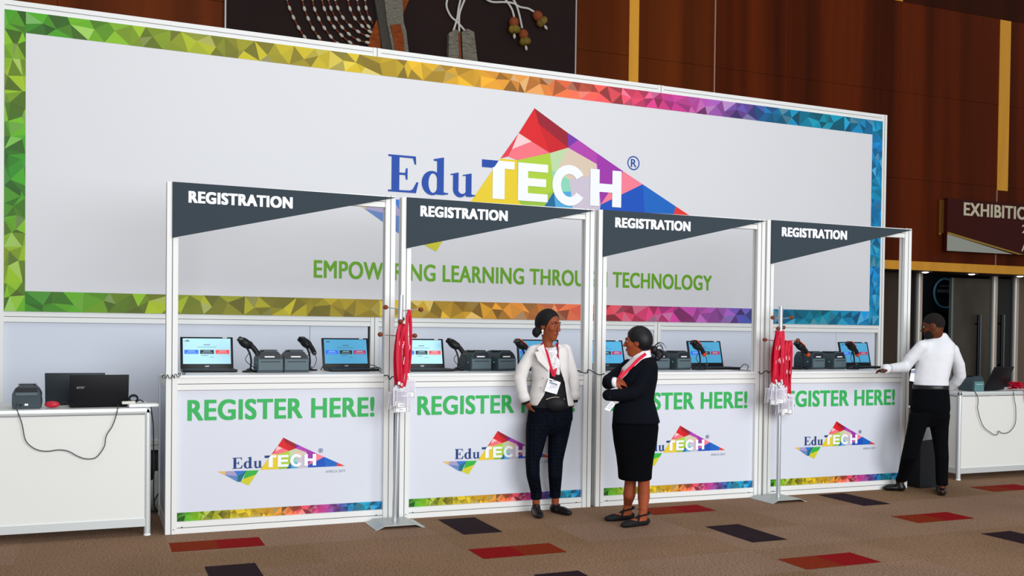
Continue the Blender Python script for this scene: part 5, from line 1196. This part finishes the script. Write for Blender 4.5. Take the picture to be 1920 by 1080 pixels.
F.loft([A3.sec(727, 1711, 1779, .118), A3.sec(745, 1708, 1781, .130), A3.sec(765, 1706, 1782, .138), A3.sec(782, 1708, 1779, .112), A3.sec(800, 1718, 1768, .06)], A3.r, A3.t, .02)
F.loft([A3.sec(775, 1705, 1746, .100, -.02), A3.sec(800, 1701, 1738, .094, -.03), A3.sec(830, 1695, 1728, .080, -.06), A3.sec(858, 1689, 1721, .072, -.09), (aC+(w(1708, 855, -.09)-aC)*.36, .055, .062), (aC+[0, 0, -.0], .052, .058)], A3.r, A3.t, .02)
F.loft([A3.sec(775, 1744, 1782, .100, .02), A3.sec(800, 1743, 1779, .094, .03), A3.sec(830, 1749, 1778, .080, .06), A3.sec(858, 1753, 1779, .072, .09), (aD+(w(1765, 855, .09)-aD)*.36, .054, .062), (aD+[0, 0, .0], .052, .060)], A3.r, A3.t, .02)
tr = F.mesh('trousers', A3.root, TR3)
F = Field(lo, hi, .006); F.loft([A3.sec(721.5, 1710, 1780, .124), A3.sec(730, 1709.5, 1780, .127)], A3.r, A3.t, .002, cap=.004); F.loft([A3.sec(715, 1714, 1776, .105), A3.sec(737, 1714, 1776, .105)], A3.r, A3.t, .002, 'sub')
F.mesh('belt', A3.root, mat('black belt leather', '1a1a1d', .3))
for hh, tt in ((hC, tC), (hD, tD)):
    F = Field(np.minimum(hh, tt)-.06, np.maximum(hh, tt)+[.06, .06, .12], .005); d = nrm((tt-hh)*[1, 1, 0]); shoe(F, hh+[0, 0, .004], tt+[0, 0, .004], .044, .075)
    F.ell(hh+d*.055+[0, 0, .108], [.036, .040, .03], None, .006, 'sub'); F.F = np.maximum(F.F, -(F.lo[2]+F.h*np.arange(F.n[2]))[None, None, :].astype(np.float32)+.001)
    F.mesh('shoe', A3.root, mat('black leather shoe', '131113', .35))
m = MB(); q = [w(1709, 692, -.10), w(1716, 691, -.10), w(1714.5, 716, -.10), w(1705, 714, -.10)]
m.add([p-A3.t*.004 for p in q]+[p+A3.t*.004 for p in q], [(0, 1, 2, 3), (7, 6, 5, 4), (0, 4, 5, 1), (1, 5, 6, 2), (2, 6, 7, 3), (3, 7, 4, 0)], BADGE); q2 = [q[0]*.9+q[3]*.1, q[1]*.9+q[2]*.1, q[1]*.65+q[2]*.35, q[0]*.65+q[3]*.35]; m.add([p+A3.t*.005 for p in q2], [(0, 1, 2, 3)], GREYINK)
A3.part(m, 'badge', None, False)
for o_ in A3.root.children_recursive: o_.matrix_parent_inverse.identity()
# ------------------------------------------------------------------ light: assumed glazed hall front behind the camera, daylight all round, assumed downlights in the unseen ceiling
w = bpy.data.worlds.new('hall_daylight'); SC.world = w; w.use_nodes = True
bg = w.node_tree.nodes['Background']; bg.inputs[0].default_value = (.93, .96, 1.0, 1); bg.inputs[1].default_value = .34
def area(name, loc, target, sx, sy, power, col):
    l = bpy.data.lights.new(name, 'AREA'); l.shape = 'RECTANGLE'; l.size = sx; l.size_y = sy; l.energy = power; l.color = col
    o = bpy.data.objects.new(name, l); COL.objects.link(o); o.location = loc
    o.rotation_euler = (Vector(target)-Vector(loc)).to_track_quat('-Z', 'Y').to_euler(); return o
area('assumed_window_light', (3.6, -12, 3.8), (3.0, 1.5, 1.5), 12, 6, 1520, (.95, .98, 1.0))  # area light for unseen windows, assumed from the soft frontal light
area('assumed_ceiling_light', (2.5, -3.0, 8.5), (3.0, .5, 0), 9, 4, 130, (1.0, .98, .95))  # one broad area stands for downlights assumed in the unseen ceiling
area('inner_hall_fill', (xd0+2.2, 10.4, 3.0), (xd0+3.2, 11.4, 1.4), .5, .3, 5, (.85, .93, 1.0))  # added to lift the dark interior so the ring emblem shows
SC.view_settings.view_transform = 'Standard'; SC.view_settings.look = 'None'; SC.view_settings.gamma = 1; SC.view_settings.use_curve_mapping = False
SC.view_settings.exposure = 0.0
